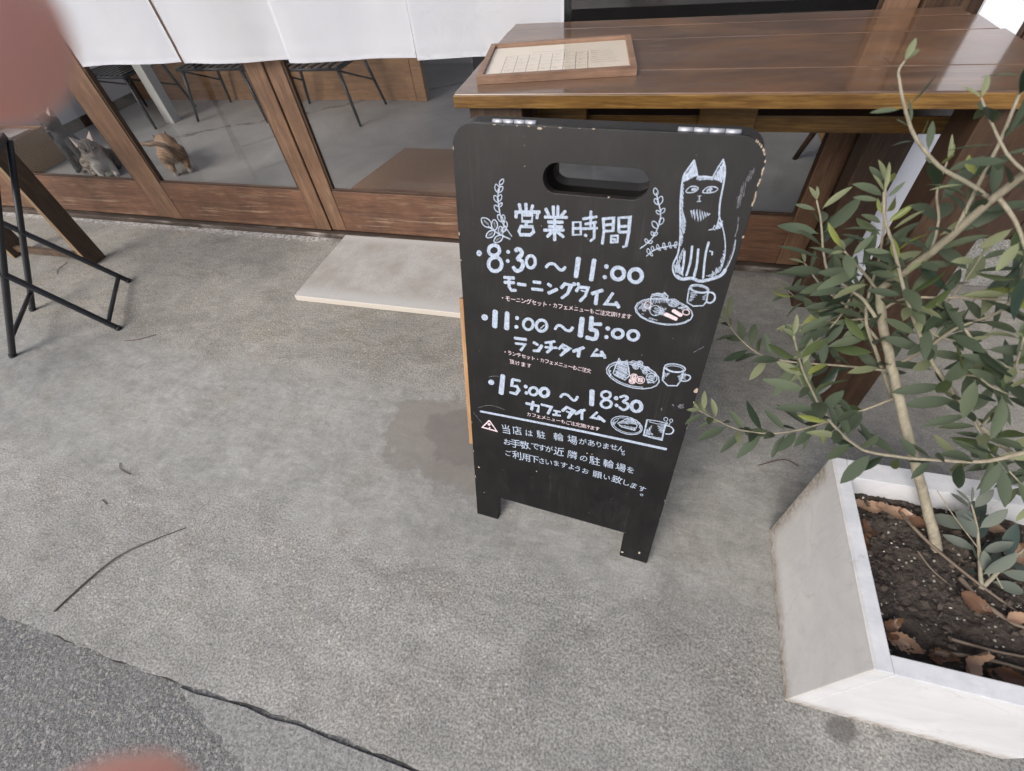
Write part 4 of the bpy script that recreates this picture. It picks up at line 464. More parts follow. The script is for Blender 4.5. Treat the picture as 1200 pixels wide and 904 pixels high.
 'lunch_plate_drawing': [(0,22,[3450,4787,3423,4706,3347,4638,3231,4590,3087,4569,2933,4579,2790,4619,2674,4683,2602,4763,2582,4849,2616,4930,2698,4997,2817,5041,2959,5058,3107,5046,3243,5008,3354,4947,3426,4871,3450,4787]),(0,16,[3214,4619,3117,4604,3013,4603,2908,4617,2811,4645,2729,4685,2667,4733,2630,4787,2620,4842,2638,4895,2682,4941,2749,4979,2834,5005,2930,5018,3032,5017,3133,5002,3226,4975,3305,4937,3365,4891]),(0,22,[2759,5096,2816,5015,2884,5083,2936,4930,2970,4801,2909,4694,2740,4748,2701,4785,2729,4974,2759,5096]),(0,16,[2876,5056,2886,5052]),(0,16,[2859,5041,2893,5030]),(0,16,[2760,5054,2781,5048]),(0,16,[2845,5028,2898,5011]),(0,16,[2756,5034,2799,5020]),(0,16,[2833,5012,2897,4992]),(0,16,[2753,5012,2905,4964]),(0,16,[2757,4994,2905,4947]),(0,16,[2746,4971,2921,4916]),(0,16,[2756,4946,2923,4894]),(0,16,[2740,4935,2938,4872]),(0,16,[2756,4908,2915,4857]),(0,16,[2739,4896,2933,4835]),(0,16,[2761,4867,2948,4809]),(0,16,[2736,4847,2922,4789]),(0,16,[2736,4827,2908,4773]),(0,16,[2740,4810,2927,4751]),(0,16,[2742,4788,2912,4735]),(0,17,[2736,4770,2884,4723]),(0,14,[3058,5035,3053,5020,3042,5008,3026,5001,3008,4999,2990,5003,2973,5012,2960,5025,2953,5041,2952,5057,2957,5071,2968,5083,2984,5090,3002,5092,3020,5088,3037,5079,3050,5066,3057,5051,3058,5035]),(0,12,[3032,5030,3016,5021]),(0,12,[3020,5043,2985,5024]),(0,12,[3018,5064,2984,5045]),(0,12,[2977,5065,2971,5061]),(0,14,[3118,5038,3113,5025,3103,5014,3088,5007,3072,5005,3054,5009,3039,5017,3027,5029,3020,5044,3019,5059,3024,5073,3034,5083,3049,5090,3065,5091,3082,5088,3098,5080,3110,5068,3117,5053,3118,5038]),(0,12,[3093,5036,3085,5027]),(0,12,[3088,5047,3063,5021]),(0,12,[3072,5062,3054,5043]),(0,12,[3050,5064,3040,5053]),(0,14,[3142,5069,3138,5057,3129,5048,3117,5042,3103,5041,3088,5044,3075,5051,3065,5061,3059,5074,3058,5086,3062,5098,3071,5107,3083,5113,3097,5114,3112,5111,3125,5104,3135,5094,3141,5082,3142,5069]),(0,12,[3072,5098,3111,5096]),(0,12,[3073,5076,3130,5072]),(0,12,[3086,5053,3119,5051]),(0,14,[3088,4978,3083,4965,3074,4955,3060,4948,3045,4947,3028,4950,3014,4958,3003,4969,2996,4983,2995,4997,3000,5010,3010,5020,3023,5026,3039,5027,3055,5024,3069,5016,3080,5005,3087,4992,3088,4978]),(0,12,[3070,4982,3065,4966]),(0,12,[3061,5010,3045,4961]),(0,12,[3042,5006,3028,4964]),(0,12,[3026,5001,3018,4976]),(0,12,[3007,5007,3006,5003]),(0,14,[3216,4973,3211,4960,3202,4950,3189,4944,3173,4942,3157,4946,3143,4953,3132,4965,3125,4978,3124,4992,3128,5005,3138,5015,3151,5021,3167,5023,3183,5019,3197,5012,3208,5000,3215,4987,3216,4973]),(0,12,[3174,5003,3198,4996]),(0,12,[3142,4995,3184,4983]),(0,12,[3152,4966,3185,4957]),(0,14,[3264,4986,3260,4974,3252,4965,3240,4959,3225,4957,3211,4960,3197,4967,3187,4978,3181,4990,3180,5003,3184,5015,3193,5024,3205,5030,3219,5031,3234,5028,3247,5021,3257,5011,3263,4999,3264,4986]),(0,12,[3253,4981,3248,4970]),(0,12,[3246,5013,3230,4977]),(0,12,[3222,5007,3204,4966]),(0,12,[3210,5010,3202,4992]),(0,12,[3190,5012,3189,5010]),(0,14,[3237,4914,3233,4903,3225,4894,3214,4889,3201,4888,3187,4890,3175,4897,3166,4907,3160,4918,3159,4930,3163,4941,3171,4950,3182,4955,3195,4956,3209,4953,3221,4947,3230,4937,3236,4926,3237,4914]),(0,12,[3221,4942,3230,4909]),(0,12,[3207,4932,3213,4907]),(0,12,[3186,4932,3194,4904]),(0,12,[3167,4939,3179,4892]),(1,14,[3097,4808,3097,4789,3090,4771,3078,4756,3061,4745,3043,4741,3024,4743,3008,4751,2996,4765,2990,4783,2990,4802,2997,4820,3010,4835,3026,4845,3045,4850,3064,4848,3080,4839,3091,4825,3097,4808]),(1,12,[3071,4802,3071,4791,3067,4781,3061,4773,3053,4767,3044,4765,3034,4766,3026,4771,3020,4779,3017,4789,3017,4800,3020,4810,3026,4818,3035,4824,3044,4826,3053,4824,3061,4819,3067,4812,3071,4802]),(1,10,[3072,4843,3079,4836]),(1,10,[3050,4840,3073,4816]),(1,10,[3036,4837,3076,4796]),(1,10,[3027,4811,3075,4763]),(1,10,[3009,4802,3062,4748]),(1,10,[3005,4785,3042,4747]),(1,10,[3014,4751,3022,4743]),(1,14,[3220,4768,3220,4744,3212,4721,3196,4701,3175,4688,3152,4682,3128,4685,3108,4696,3092,4714,3085,4736,3085,4760,3094,4783,3109,4802,3130,4815,3154,4821,3177,4818,3197,4807,3212,4790,3220,4768]),(1,12,[3186,4760,3187,4747,3183,4734,3175,4723,3165,4716,3153,4713,3141,4715,3131,4721,3123,4731,3119,4744,3119,4757,3123,4770,3130,4781,3141,4788,3152,4791,3164,4789,3175,4783,3182,4773,3186,4760]),(1,10,[3193,4741,3190,4721]),(1,10,[3183,4797,3172,4723]),(1,10,[3164,4774,3156,4719]),(1,10,[3149,4789,3138,4719]),(1,10,[3136,4791,3124,4717]),(1,10,[3118,4783,3113,4754]),(1,14,[3081,4712,3081,4694,3074,4677,3062,4662,3047,4652,3029,4648,3012,4650,2996,4658,2985,4671,2980,4688,2980,4706,2987,4723,2999,4737,3014,4747,3032,4751,3049,4749,3064,4741,3075,4728,3081,4712]),(1,12,[3056,4706,3056,4696,3053,4686,3047,4678,3039,4673,3030,4671,3022,4672,3014,4677,3008,4684,3005,4694,3005,4704,3008,4713,3014,4721,3022,4727,3031,4729,3039,4727,3047,4723,3053,4715,3056,4706]),(1,10,[3060,4734,3065,4667]),(1,10,[3043,4746,3050,4655]),(1,10,[3026,4729,3031,4671]),(1,10,[3012,4727,3016,4669]),(1,10,[2993,4723,2998,4656]),(1,10,[2979,4734,2979,4731]),(0,16,[3406,4820,3398,4791,3381,4768,3356,4753,3327,4748,3297,4754,3270,4770,3250,4794,3238,4824,3236,4855,3245,4884,3263,4907,3288,4922,3316,4926,3346,4920,3372,4904,3392,4881,3404,4851,3406,4820]),(0,14,[3354,4892,3383,4886]),(0,14,[3277,4890,3373,4870]),(0,14,[3267,4870,3361,4851]),(0,14,[3247,4853,3373,4828]),(0,14,[3267,4831,3354,4813]),(0,14,[3276,4805,3361,4788]),(0,14,[3257,4796,3386,4769]),(0,14,[3267,4766,3378,4744]),(0,14,[3267,4746,3330,4734]),(0,14,[3272,4730,3300,4724]),(0,12,[3283,4851,3290,4858,3300,4869,3311,4878,3323,4883,3335,4881,3350,4874,3363,4866,3372,4861]),(0,15,[2617,4812,2653,4832,2632,4769,2671,4766,2650,4703])],
 'mug_drawing.001': [(0,23,[3792,5106,3785,5080,3760,5056,3720,5037,3670,5025,3615,5022,3563,5029,3520,5044,3490,5065,3479,5091,3486,5118,3512,5142,3553,5160,3603,5172,3657,5174,3708,5167,3751,5153,3780,5131,3792,5106]),(0,13,[3765,5094,3759,5077,3739,5061,3706,5048,3665,5039,3620,5037,3578,5041,3543,5051,3519,5065,3510,5082,3516,5100,3538,5116,3571,5129,3612,5137,3656,5139,3698,5135,3733,5125,3756,5111,3765,5094]),(0,23,[3475,5073,3494,4833,3591,4747,3731,4777,3773,4899,3777,5044]),(0,23,[3757,5017,3780,5017,3812,5017,3846,5016,3870,5011,3885,5001,3894,4986,3897,4971,3896,4955,3889,4939,3876,4922,3860,4906,3844,4894,3826,4889,3806,4888,3788,4888,3775,4889]),(0,12,[3571,4988,3575,4977]),(0,12,[3549,4988,3562,4950]),(0,12,[3539,4980,3553,4940]),(0,12,[3519,4977,3542,4913]),(0,12,[3491,4999,3520,4913]),(0,12,[3495,4939,3521,4862]),(0,12,[3495,4873,3504,4844]),(0,11,[3795,5044,3808,5039]),(0,11,[3771,5032,3800,5020]),(0,11,[3765,5017,3828,4989]),(0,11,[3749,5005,3812,4978]),(0,11,[3733,4989,3823,4950]),(0,11,[3715,4973,3840,4919]),(0,12,[3707,4956,3776,4927]),(0,12,[3729,4922,3786,4897]),(0,12,[3737,4898,3757,4890])],
 'cake_plate_drawing': [(0,20,[3353,3719,3334,3654,3283,3598,3206,3560,3113,3544,3015,3552,2924,3583,2852,3634,2808,3698,2797,3767,2820,3833,2873,3886,2950,3923,3042,3937,3137,3929,3225,3898,3295,3849,3340,3787,3353,3719]),(0,14,[3330,3719,3313,3665,3267,3620,3199,3589,3116,3576,3029,3583,2947,3609,2883,3652,2843,3705,2832,3761,2852,3815,2899,3860,2968,3889,3050,3901,3136,3893,3215,3867,3278,3826,3318,3775,3330,3719]),(0,20,[2917,3744,3063,3901,3169,3909,3256,3795,3238,3668,2988,3682,2917,3744]),(0,12,[3153,3896,3175,3887]),(0,12,[3114,3895,3199,3858]),(0,12,[3074,3893,3200,3838]),(0,12,[3061,3881,3234,3807]),(0,12,[3073,3858,3196,3805]),(0,12,[3047,3852,3168,3800]),(0,12,[3043,3834,3135,3795]),(0,12,[3018,3823,3107,3784]),(0,12,[2992,3818,3090,3775]),(0,12,[2978,3800,3048,3770]),(0,12,[2971,3786,3011,3768]),(0,12,[2954,3770,2984,3757]),(0,12,[2940,3756,2949,3752]),(0,12,[3234,3744,3239,3727]),(0,12,[3215,3733,3230,3683]),(0,12,[3199,3735,3216,3678]),(0,12,[3177,3732,3195,3674]),(0,12,[3155,3740,3173,3679]),(0,12,[3134,3730,3148,3684]),(0,12,[3114,3732,3127,3686]),(0,12,[3091,3729,3104,3686]),(0,12,[3074,3730,3085,3691]),(0,12,[3053,3730,3065,3687]),(0,12,[3034,3731,3045,3693]),(0,12,[3011,3725,3021,3692]),(0,12,[2992,3724,3001,3692]),(0,12,[2970,3724,2978,3696]),(0,12,[2953,3729,2954,3723]),(0,12,[2919,3848,2897,3765]),(0,12,[2886,3783,2857,3680]),(0,12,[2863,3763,2842,3688]),(0,12,[2842,3755,2825,3695]),(0,12,[2821,3748,2813,3720]),(0,14,[3251,3863,3307,3833,3293,3759,3334,3724])],
 'mug_drawing.002': [(0,27,[3397,3962,3400,3791,3397,3602,3547,3588,3717,3585,3711,3767,3714,3974]),(0,19,[3397,3966,3546,3982,3729,3982]),(0,15,[3436,3934,3573,3922,3726,3954]),(0,25,[3722,3931,3738,3930,3761,3930,3786,3928,3807,3921,3825,3910,3842,3895,3855,3877,3863,3858,3863,3836,3859,3812,3850,3788,3837,3770,3817,3758,3792,3751,3767,3747,3750,3744]),(0,12,[3494,3858,3497,3853]),(0,12,[3484,3843,3494,3828]),(0,12,[3477,3826,3492,3803]),(0,12,[3465,3806,3488,3773]),(0,12,[3456,3795,3489,3747]),(0,12,[3530,3689,3551,3659]),(0,12,[3461,3763,3540,3647]),(0,12,[3437,3763,3508,3658]),(0,12,[3427,3744,3496,3642]),(0,12,[3420,3729,3477,3646]),(0,12,[3426,3690,3462,3637]),(0,12,[3422,3667,3453,3622]),(0,12,[3421,3634,3434,3614]),(0,11,[3696,3929,3709,3926]),(0,11,[3668,3919,3705,3912]),(0,11,[3638,3907,3713,3893]),(0,11,[3590,3890,3707,3869]),(0,11,[3588,3872,3706,3850]),(0,11,[3617,3849,3703,3833]),(0,12,[3609,3826,3706,3808]),(0,12,[3634,3806,3705,3793]),(0,12,[3629,3786,3717,3770]),(0,12,[3657,3757,3717,3746]),(0,12,[3710,3728,3718,3727]),(0,16,[3434,3610,3703,3626]),(0,16,[3495,3590,3710,3603]),(0,13,[3725,4071,3724,4044,3711,4024,3692,4019,3673,4030,3663,4053,3664,4079,3677,4099,3696,4104,3714,4094,3725,4071]),(0,13,[3809,4063,3808,4042,3798,4026,3782,4022,3768,4031,3759,4049,3760,4070,3770,4086,3785,4090,3800,4082,3809,4063]),(0,13,[3713,4023,3750,3961]),(0,13,[3780,4019,3766,3944])],
 'chalk_smudge': [(2,14,[3845,4416,3905,4447]),(2,14,[3828,4384,3909,4427]),(2,14,[3837,4372,3907,4409]),(2,14,[3847,4351,3919,4389]),(2,14,[3878,4352,3922,4374])],
 'chalk_smudge.001': [(2,11,[3731,4393,3757,4400]),(2,11,[3737,4380,3758,4385]),(2,11,[3754,4367,3770,4372])],
 'chalk_smudge.002': [(2,11,[3590,4287,3595,4283]),(2,11,[3585,4275,3595,4267]),(2,11,[3570,4264,3595,4246]),(2,11,[3586,4236,3598,4227])],
 'chalk_scratch': [(2,7,[3844,5438,3963,5563])],
 'chalk_scratch.001': [(2,10,[442,4181,459,4189,483,4202,511,4215,538,4225,568,4232,602,4238,632,4242,652,4245])],
 'chalk_scratch.002': [(2,7,[71,3217,249,2991])],
 'chalk_scratch.003': [(2,9,[182,3370,230,3397,299,3438,376,3477,451,3502,530,3505,617,3496,695,3483,749,3475])],
}
GLYPHS = {
 'morning_note_lettering': [('・',733,5846,102,7),('モ',826,5847,102,7),('ー',918,5848,101,7),('ニ',1009,5848,101,7),('ン',1100,5849,100,7),('グ',1191,5850,100,7),('セ',1281,5850,99,7),('ッ',1370,5851,99,7),('ト',1459,5851,98,7),('・',1547,5852,98,7),('カ',1634,5853,97,7),('フ',1721,5853,97,7),('ェ',1807,5854,96,7),('メ',1893,5855,96,7),('ニ',1978,5855,95,7),('ュ',2063,5856,95,7),('ー',2147,5856,94,7),('も',2231,5857,94,7),('ご',2314,5857,94,7),('注',2397,5858,93,7),('文',2479,5859,93,7),('頂',2560,5859,92,7),('け',2641,5860,92,7),('ま',2722,5860,91,7),('す',2802,5861,91,7)],
 'lunch_note_lettering': [('・',769,4800,103,-39),('ラ',857,4796,102,-39),('ン',945,4793,102,-39),('チ',1033,4789,101,-39),('セ',1120,4786,101,-39),('ッ',1206,4783,101,-39),('ト',1292,4779,100,-39),('・',1378,4776,100,-39),('カ',1463,4773,99,-39),('フ',1548,4769,99,-39),('ェ',1632,4766,99,-39),('メ',1716,4763,98,-39),('ニ',1799,4760,98,-39),('ュ',1882,4756,97,-39),('ー',1965,4753,97,-39),('も',2047,4750,97,-39),('ご',2128,4747,96,-39),('注',2210,4744,96,-39),('文',2291,4740,96,-39),('頂',899,4619,107,-34),('け',1007,4615,107,-34),('ま',1115,4611,106,-34),('す',1223,4608,106,-34)],
 'cafe_note_lettering': [('カ',1249,3490,111,15),('フ',1347,3491,110,15),('ェ',1445,3493,110,15),('メ',1542,3494,109,15),('ニ',1639,3496,109,15),('ュ',1735,3497,108,15),('ー',1830,3498,108,15),('も',1925,3500,107,15),('ご',2020,3501,107,15),('注',2113,3503,106,15),('文',2206,3504,106,15),('頂',2299,3506,105,15),('け',2391,3507,105,15),('ま',2482,3508,105,15),('す',2573,3510,104,15)],
 'notice_lettering': [('当',772,2966,243,151),('店',1009,3002,239,88),('は',1260,3009,236,82),('駐',1507,3043,233,134),('輪',1859,3090,228,86),('場',2135,3097,225,54),('が',2337,3115,223,88),('あ',2501,3129,221,65),('り',2647,3136,219,29),('ま',2777,3137,218,82),('せ',2926,3159,216,59),('ん',3062,3154,215,-34),('。',3180,3098,215,-34),('お',795,2622,250,47),('手',975,2631,248,90),('数',1177,2657,245,157),('で',1394,2697,242,122),('す',1538,2701,241,33),('が',1689,2707,239,18),('近',1892,2707,237,2),('隣',2166,2708,234,-33),('の',2394,2690,232,-31),('駐',2613,2694,230,26),('輪',2879,2703,227,-12),('場',3118,2688,224,-50),('を',3306,2682,223,-35),('ご',811,2310,240,36),('利',1014,2317,238,28),('用',1220,2322,236,41),('下',1395,2333,234,34),('さ',1547,2333,232,38),('い',1698,2345,230,104),('ま',1859,2366,228,81),('す',2016,2371,227,34),('よ',2173,2376,225,-28),('う',2302,2363,224,-75),('お',2460,2355,223,-48),('願',2702,2343,220,-55),('い',2891,2331,219,-13),('致',3092,2338,217,-39),('し',3270,2316,216,-145),('ま',3422,2290,215,-185),('す',3591,2256,214,-198),('。',3684,2143,215,-198)],
}

# ================================================================== WHITE DOOR CURTAIN
cur = empty('door_curtain', (-1.17, 1.5, 1.64), 'white cotton split door curtain hanging in front of the glass doors', 'curtain')
def cloth_panel(x0, x1, ph, drop):
    bm = NB(); nx, nz = 40, 60; g = []
    for i in range(nx + 1):
        row = []
        for k in range(nz + 1):
            u = i / nx; v = k / nz; z = 1.63 - v * (1.63 - (.660 + drop * (u - .5)))
            x = x0 + (x1 - x0) * u
            y = 1.500 + (.3 + .7 * v) * (.0075 * sin(u * 6 + ph) + .0012 * sin(u * 17 + ph * 2 + v * 2)) + .003 * sin(v * 6 + ph)
            z += .0015 * v * sin(u * 4.5 + ph)
            if v > .952: y -= .0016
            row.append(bm.verts.new((x, y, z)))
        g.append(row)
    for i in range(nx):
        for k in range(nz):
            bm.faces.new((g[i][k], g[i + 1][k], g[i + 1][k + 1], g[i][k + 1]))
    bmesh.ops.solidify(bm, geom=bm.faces[:], thickness=.0008)
    return obj('cloth_panel', bm, CLOTH, cur, True)
for k, (a, b, d) in enumerate(((-2.058, -1.5995, .012), (-1.5975, -1.168, .006), (-1.1655, -.7225, .004), (-.7185, -.278, .002))):
    cloth_panel(a, b, k * 1.7 + .4, d)
bm = NB(); tube(bm, [(-2.25, 1.5, 1.645), (-.12, 1.5, 1.645)], .013, 12); obj('curtain_pole', bm, PLANKE, cur)

# ================================================================== STONE STEP
bm = NB(); box(bm, 0, 1.10, 0, .415, 0, .024, .003, seg=2)
st_o = top('stone_step', bm, MAT_SLAB, 'thin grey stone step slab lying in front of the glass doors', 'step'); st_o.location = (-1.228, 1.10, .0005); st_o.rotation_euler = (0, 0, radians(.5))

# ================================================================== A-BOARD
BW, BL, BT = .4060, .8362, .017
yaw, lean = radians(-4.242), radians(14.42)
e = Vector((cos(yaw), sin(yaw), 0)); nn = Vector((-sin(yaw), cos(yaw), 0)); up = Vector((0, 0, 1)) * cos(lean) + nn * sin(lean); N = e.cross(up)
O = Vector((-.2922, .4313, 0))
FR = Matrix(((e.x, up.x, N.x, O.x), (e.y, up.y, N.y, O.y), (e.z, up.z, N.z, O.z), (0, 0, 0, 1)))
def m_black(name):
    t = NT(name, .5); v = t.coord(); xyz = t.sep(v)
    n = t.noise(v, 10, 6, .65); f = t.noise(v, 300, 2, .6)
    c = t.mix(t.ramp(n, [(.35, 0), (.7, 1)]), (.0045, .0045, .0048), (.0085, .0083, .0082))
    dust = t.math('MULTIPLY', t.ramp(t.noise(t.coord((2.2, .8, 1)), 14, 6, .7), [(.5, 0), (.78, 1)]), .35)
    wiped_sheen = t.sstep(t.math('ADD', xyz[1], t.math('MULTIPLY', t.math('SUBTRACT', t.noise(v, 5, 3), .5), .08)), .10, .62)  # wiped chalk haze plus sky sheen painted in, paler up the board
    c = t.mix(t.math('MULTIPLY', wiped_sheen, .042), c, (.19, .18, .17)); c = t.mix(t.math('MULTIPLY', dust, .14), c, (.16, .16, .16))
    spk = t.math('MULTIPLY', t.ramp(t.voro(v, 95, 'F1', 'Distance'), [(.035, 1), (.06, 0)]), t.ramp(t.noise(v, 31, 2), [(.60, 0), (.63, 1)]))
    c = t.mix(t.math('MULTIPLY', spk, .9), c, (.42, .40, .36))
    drip = t.math('MULTIPLY', t.ramp(t.noise(t.coord((60, 1.2, 1)), 3, 4, .7), [(.55, 0), (.75, 1)]), t.ramp(n, [(.45, 0), (.6, .35)]))
    c = t.mix(t.math('MULTIPLY', drip, .25), c, (.2, .2, .2))
    t.base(c); t.b.inputs['Specular IOR Level'].default_value = .30; t.rough(t.math('ADD', .33, t.math('MULTIPLY', n, .2))); t.normal(t.bump(t.math('ADD', f, n), .06, .001)); return t.m
MB_ = m_black('blackboard_paint')
def m_chalk(name, c0, c1, lo):
    t = NT(name, .9); v = t.coord()
    n = t.noise(t.coord((1, .5, 1), rot=(0, 0, .4)), 420, 3, .7); n2 = t.noise(v, 60, 4, .6)
    t.base(t.mix(t.math('MAXIMUM', t.ramp(n, [(.40, lo), (.60, 1)]), t.ramp(n2, [(.4, 0), (.75, .7)])), c0, c1)); return t.m
CH = [m_chalk('chalk_white', (.15, .17, .21), (.42, .49, .59), .45), m_chalk('chalk_pink', (.4, .33, .35), (.72, .59, .62), .4), m_chalk('chalk_faint', (.045, .046, .05), (.20, .21, .23), .0)]
sign = empty('chalkboard_sign', tuple(O + e * BW / 2 + nn * .2), 'black chalkboard A-frame sign with white Japanese handwriting, standing on the concrete', 'sign', None, yaw)
def board_outline(u0=0, u1=BW, vtop=BL):
    r = .032; pts = [(u0, 0), (u0 + .054, 0), (u0 + .057, .081), (u1 - .062, .081), (u1 - .060, 0), (u1, 0)]
    for k in range(9): a = k / 8 * pi / 2; pts.append((u1 - r + r * cos(a), vtop - r + r * sin(a)))
    for k in range(9): a = pi / 2 + k / 8 * pi / 2; pts.append((u0 + r + r * cos(a), vtop - r + r * sin(a)))
    return pts
def slot_pts(cx, cy, hw, r):
    pts = []
    for k in range(11): a = -pi / 2 + k / 10 * pi; pts.append((cx + hw - r + r * cos(a), cy + r * sin(a)))
    for k in range(11): a = pi / 2 + k / 10 * pi; pts.append((cx - hw + r + r * cos(a), cy + r * sin(a)))
    return pts
def holed_board(bm, outer, hole, z0, z1, M):
    """board with one slot through it"""
    t = bmesh.new()
    def loop(pts, z):
        vs = [t.verts.new((x, y, z)) for x, y in pts]
        return vs, [t.edges.new((vs[i], vs[(i + 1) % len(vs)])) for i in range(len(vs))]
    ao, ae = loop(outer, z1); ho, he = loop(hole, z1)
    r = bmesh.ops.triangle_fill(t, use_beauty=True, use_dissolve=False, edges=ae + he)
    fs = [f for f in t.faces]
    cx = sum(p[0] for p in hole) / len(hole); cy = sum(p[1] for p in hole) / len(hole)
    for f in fs:
        c = f.calc_center_median(); f.normal_update()
        if f.normal.z < 0: f.normal_flip()
    g = bmesh.ops.extrude_face_region(t, geom=fs)
    vs = [x for x in g['geom'] if isinstance(x, bmesh.types.BMVert)]
    for v in vs: v.co.z = z0
    bmesh.ops.recalc_face_normals(t, faces=t.faces[:])
    t.transform(M); me = bpy.data.meshes.new('tmp'); t.to_mesh(me); t.free(); bm.from_mesh(me); bpy.data.meshes.remove(me)
SLOT = slot_pts(.2065, .7745, .0715, .0195)
def dense(p, n=6): return p
# the front board is kept in its own (u, v) frame so that its paint follows the board
fb = bpy.data.objects.new('front_board', bpy.data.meshes.new('front_board')); COL.objects.link(fb)
bm = NB(); holed_board(bm, board_outline(), SLOT, -BT, 0, Matrix.Identity(4)); bm.to_mesh(fb.data); bm.free(); fb.data.materials.append(MB_)
bpy.context.view_layer.update(); fb.parent = sign; fb.matrix_basis = sign.matrix_world.inverted() @ FR
bv = fb.modifiers.new('edge', 'BEVEL'); bv.width = .0018; bv.segments = 2; bv.limit_method = 'ANGLE'; bv.angle_limit = radians(50)
def child_uv(name, bm, mats, parent, M=None):
    me = bpy.data.meshes.new(name)
    if M is not None: bm.transform(M)
    bm.normal_update(); bm.to_mesh(me); bm.free()
    for m in (mats if isinstance(mats, (list, tuple)) else [mats]): me.materials.append(m)
    o = bpy.data.objects.new(name, me); COL.objects.link(o); o.parent = parent; return o
# rear board, leaning the other way from the hinge
TOPC = O + up * (BL - .002) - N * (BT + .004)
lean2 = radians(-12.5)
up2 = Vector((0, 0, 1)) * cos(lean2) + nn * sin(lean2)        # from the foot up to the hinge
N2 = e.cross(up2)
L2 = TOPC.z / up2.z
O2 = TOPC - up2 * L2
RB = Matrix(((e.x, up2.x, N2.x, O2.x), (e.y, up2.y, N2.y, O2.y), (e.z, up2.z, N2.z, O2.z), (0, 0, 0, 1)))
rb = bpy.data.objects.new('rear_board', bpy.data.meshes.new('rear_board')); COL.objects.link(rb)
bm = NB(); holed_board(bm, board_outline(vtop=L2), [(x, y + L2 - BL - .010) for x, y in SLOT], -BT, 0, Matrix.Identity(4)); bm.to_mesh(rb.data); bm.free(); rb.data.materials.append(MB_)
rb.parent = sign; rb.matrix_basis = sign.matrix_world.inverted() @ RB
bv = rb.modifiers.new('edge', 'BEVEL'); bv.width = .0018; bv.segments = 2; bv.limit_method = 'ANGLE'; bv.angle_limit = radians(50)
# raw wooden backing sheet behind the front board
bm = NB(); box(bm, -.0165, BW - .012, .212, .56, -BT - .012, -BT - .0005, .001); child_uv('backing_sheet', bm, RAWW, fb)
# hinges: a knuckled barrel with two leaves each
for u0, u1 in ((.055, .118), (.300, .373)):
    bm = NB(); n = 4
    for k in range(n):
        a = u0 + (u1 - u0) * k / n
        tube(bm, [(a + .0004, BL + .0005, -BT - .002), (a + (u1 - u0) / n - .0006, BL + .0005, -BT - .002)], .0036, 12)
    child_uv('hinge', bm, CHROME, fb)
# chipped edges: flakes where paint is gone
bm = NB()
def flake(u, v, w, h, z=.0006, ax=0):
    k = 9; vs = []
    for i in range(k):
        a = 2 * pi * i / k; r = random.uniform(.55, 1.1)
        vs.append(bm.verts.new((u + w * r * cos(a), v + h * r * sin(a), z)))
    bm.faces.new(vs)
for k in range(17):
    v = random.choice([random.uniform(.76, .81), random.uniform(.02, .8), random.uniform(.0, .35)])
    flake(BW - random.uniform(.0000, .0012), v, random.uniform(.0004, .0012), random.uniform(.0012, .005))
for k in range(7): flake(random.uniform(.0005, .0025), random.choice([random.uniform(0, .3), random.uniform(.6, .82)]), random.uniform(.0006, .0014), random.uniform(.001, .005))
for k in range(8): flake(random.uniform(.03, .38), BL - random.uniform(.0002, .0012), random.uniform(.001, .003), random.uniform(.0004, .001))
for k in range(13): a = random.uniform(0, 1.3); flake(BW - .032 + .0316 * cos(a), BL - .032 + .0316 * sin(a), .0009, .0019)
flake(BW - .003, .475, .003, .006); flake(.128, .8338, .004, .0018); flake(.0115, .165, .003, .0025); flake(.245, .2845, .0025, .0016); flake(.254, .2850, .0022, .0013)
flake(.145, .199, .0022, .0015); flake(.228, .7562, .0022, .0008); flake(.022, .085, .0018, .0016); flake(.35, .015, .003, .004); flake(.385, .03, .003, .004)
for k in range(15): flake(random.uniform(.02, .39), random.choice([random.uniform(.02, .16), random.uniform(.3, .8)]), random.uniform(.0003, .0009), random.uniform(.0003, .0009))
child_uv('paint_chip', bm, PALEW, fb)['kind'] = 'stuff'

# chalk: every line of writing and every drawing is one flat ribbon mesh on the board
def ribbon(bm, pts, w, z, mat, jit=.06):
    P = []
    for p in pts:
        p = Vector((p[0], p[1]))
        if not P or (p - P[-1]).length > w * .12 + 1e-5: P.append(p)
    if len(P) < 2: P = [P[0] - Vector((w * .3, 0)), P[0] + Vector((w * .3, 0))]
    closed = (P[0] - P[-1]).length < w * .4 and len(P) > 4
    # round start and end
    h = w / 2; L, R = [], []
    n = len(P)
    for i in range(n):
        if closed: d = P[(i + 1) % (n - 1)] - P[(i - 1) % (n - 1)] if n > 2 else P[1] - P[0]
        else: d = P[min(i + 1, n - 1)] - P[max(i - 1, 0)]
        d = d.normalized() if d.length > 0 else Vector((1, 0)); q = Vector((-d.y, d.x))
        k = 1.0
        if not closed and 0 < i < n - 1:
            a = (P[i] - P[i - 1]).normalized(); k = 1 / max(.55, abs(a.dot(d)))
        hh = h * k * random.uniform(1 - jit, 1 + jit)
        if not closed and i == 0:
            L.append(P[0] - d * h * .55 + q * h * .55); R.append(P[0] - d * h * .55 - q * h * .55)
        L.append(P[i] + q * hh); R.append(P[i] - q * hh)
        if not closed and i == n - 1:
            L.append(P[i] + d * h * .55 + q * h * .55); R.append(P[i] + d * h * .55 - q * h * .55)
    dz = 0
    vl = [bm.verts.new((a.x, a.y, z + i * 2e-7)) for i, a in enumerate(L)]; vr = [bm.verts.new((a.x, a.y, z + i * 2e-7)) for i, a in enumerate(R)]
    for i in range(len(vl) - 1):
        f = bm.faces.new((vr[i], vr[i + 1], vl[i + 1], vl[i])); f.material_index = mat
zc = [.00035]
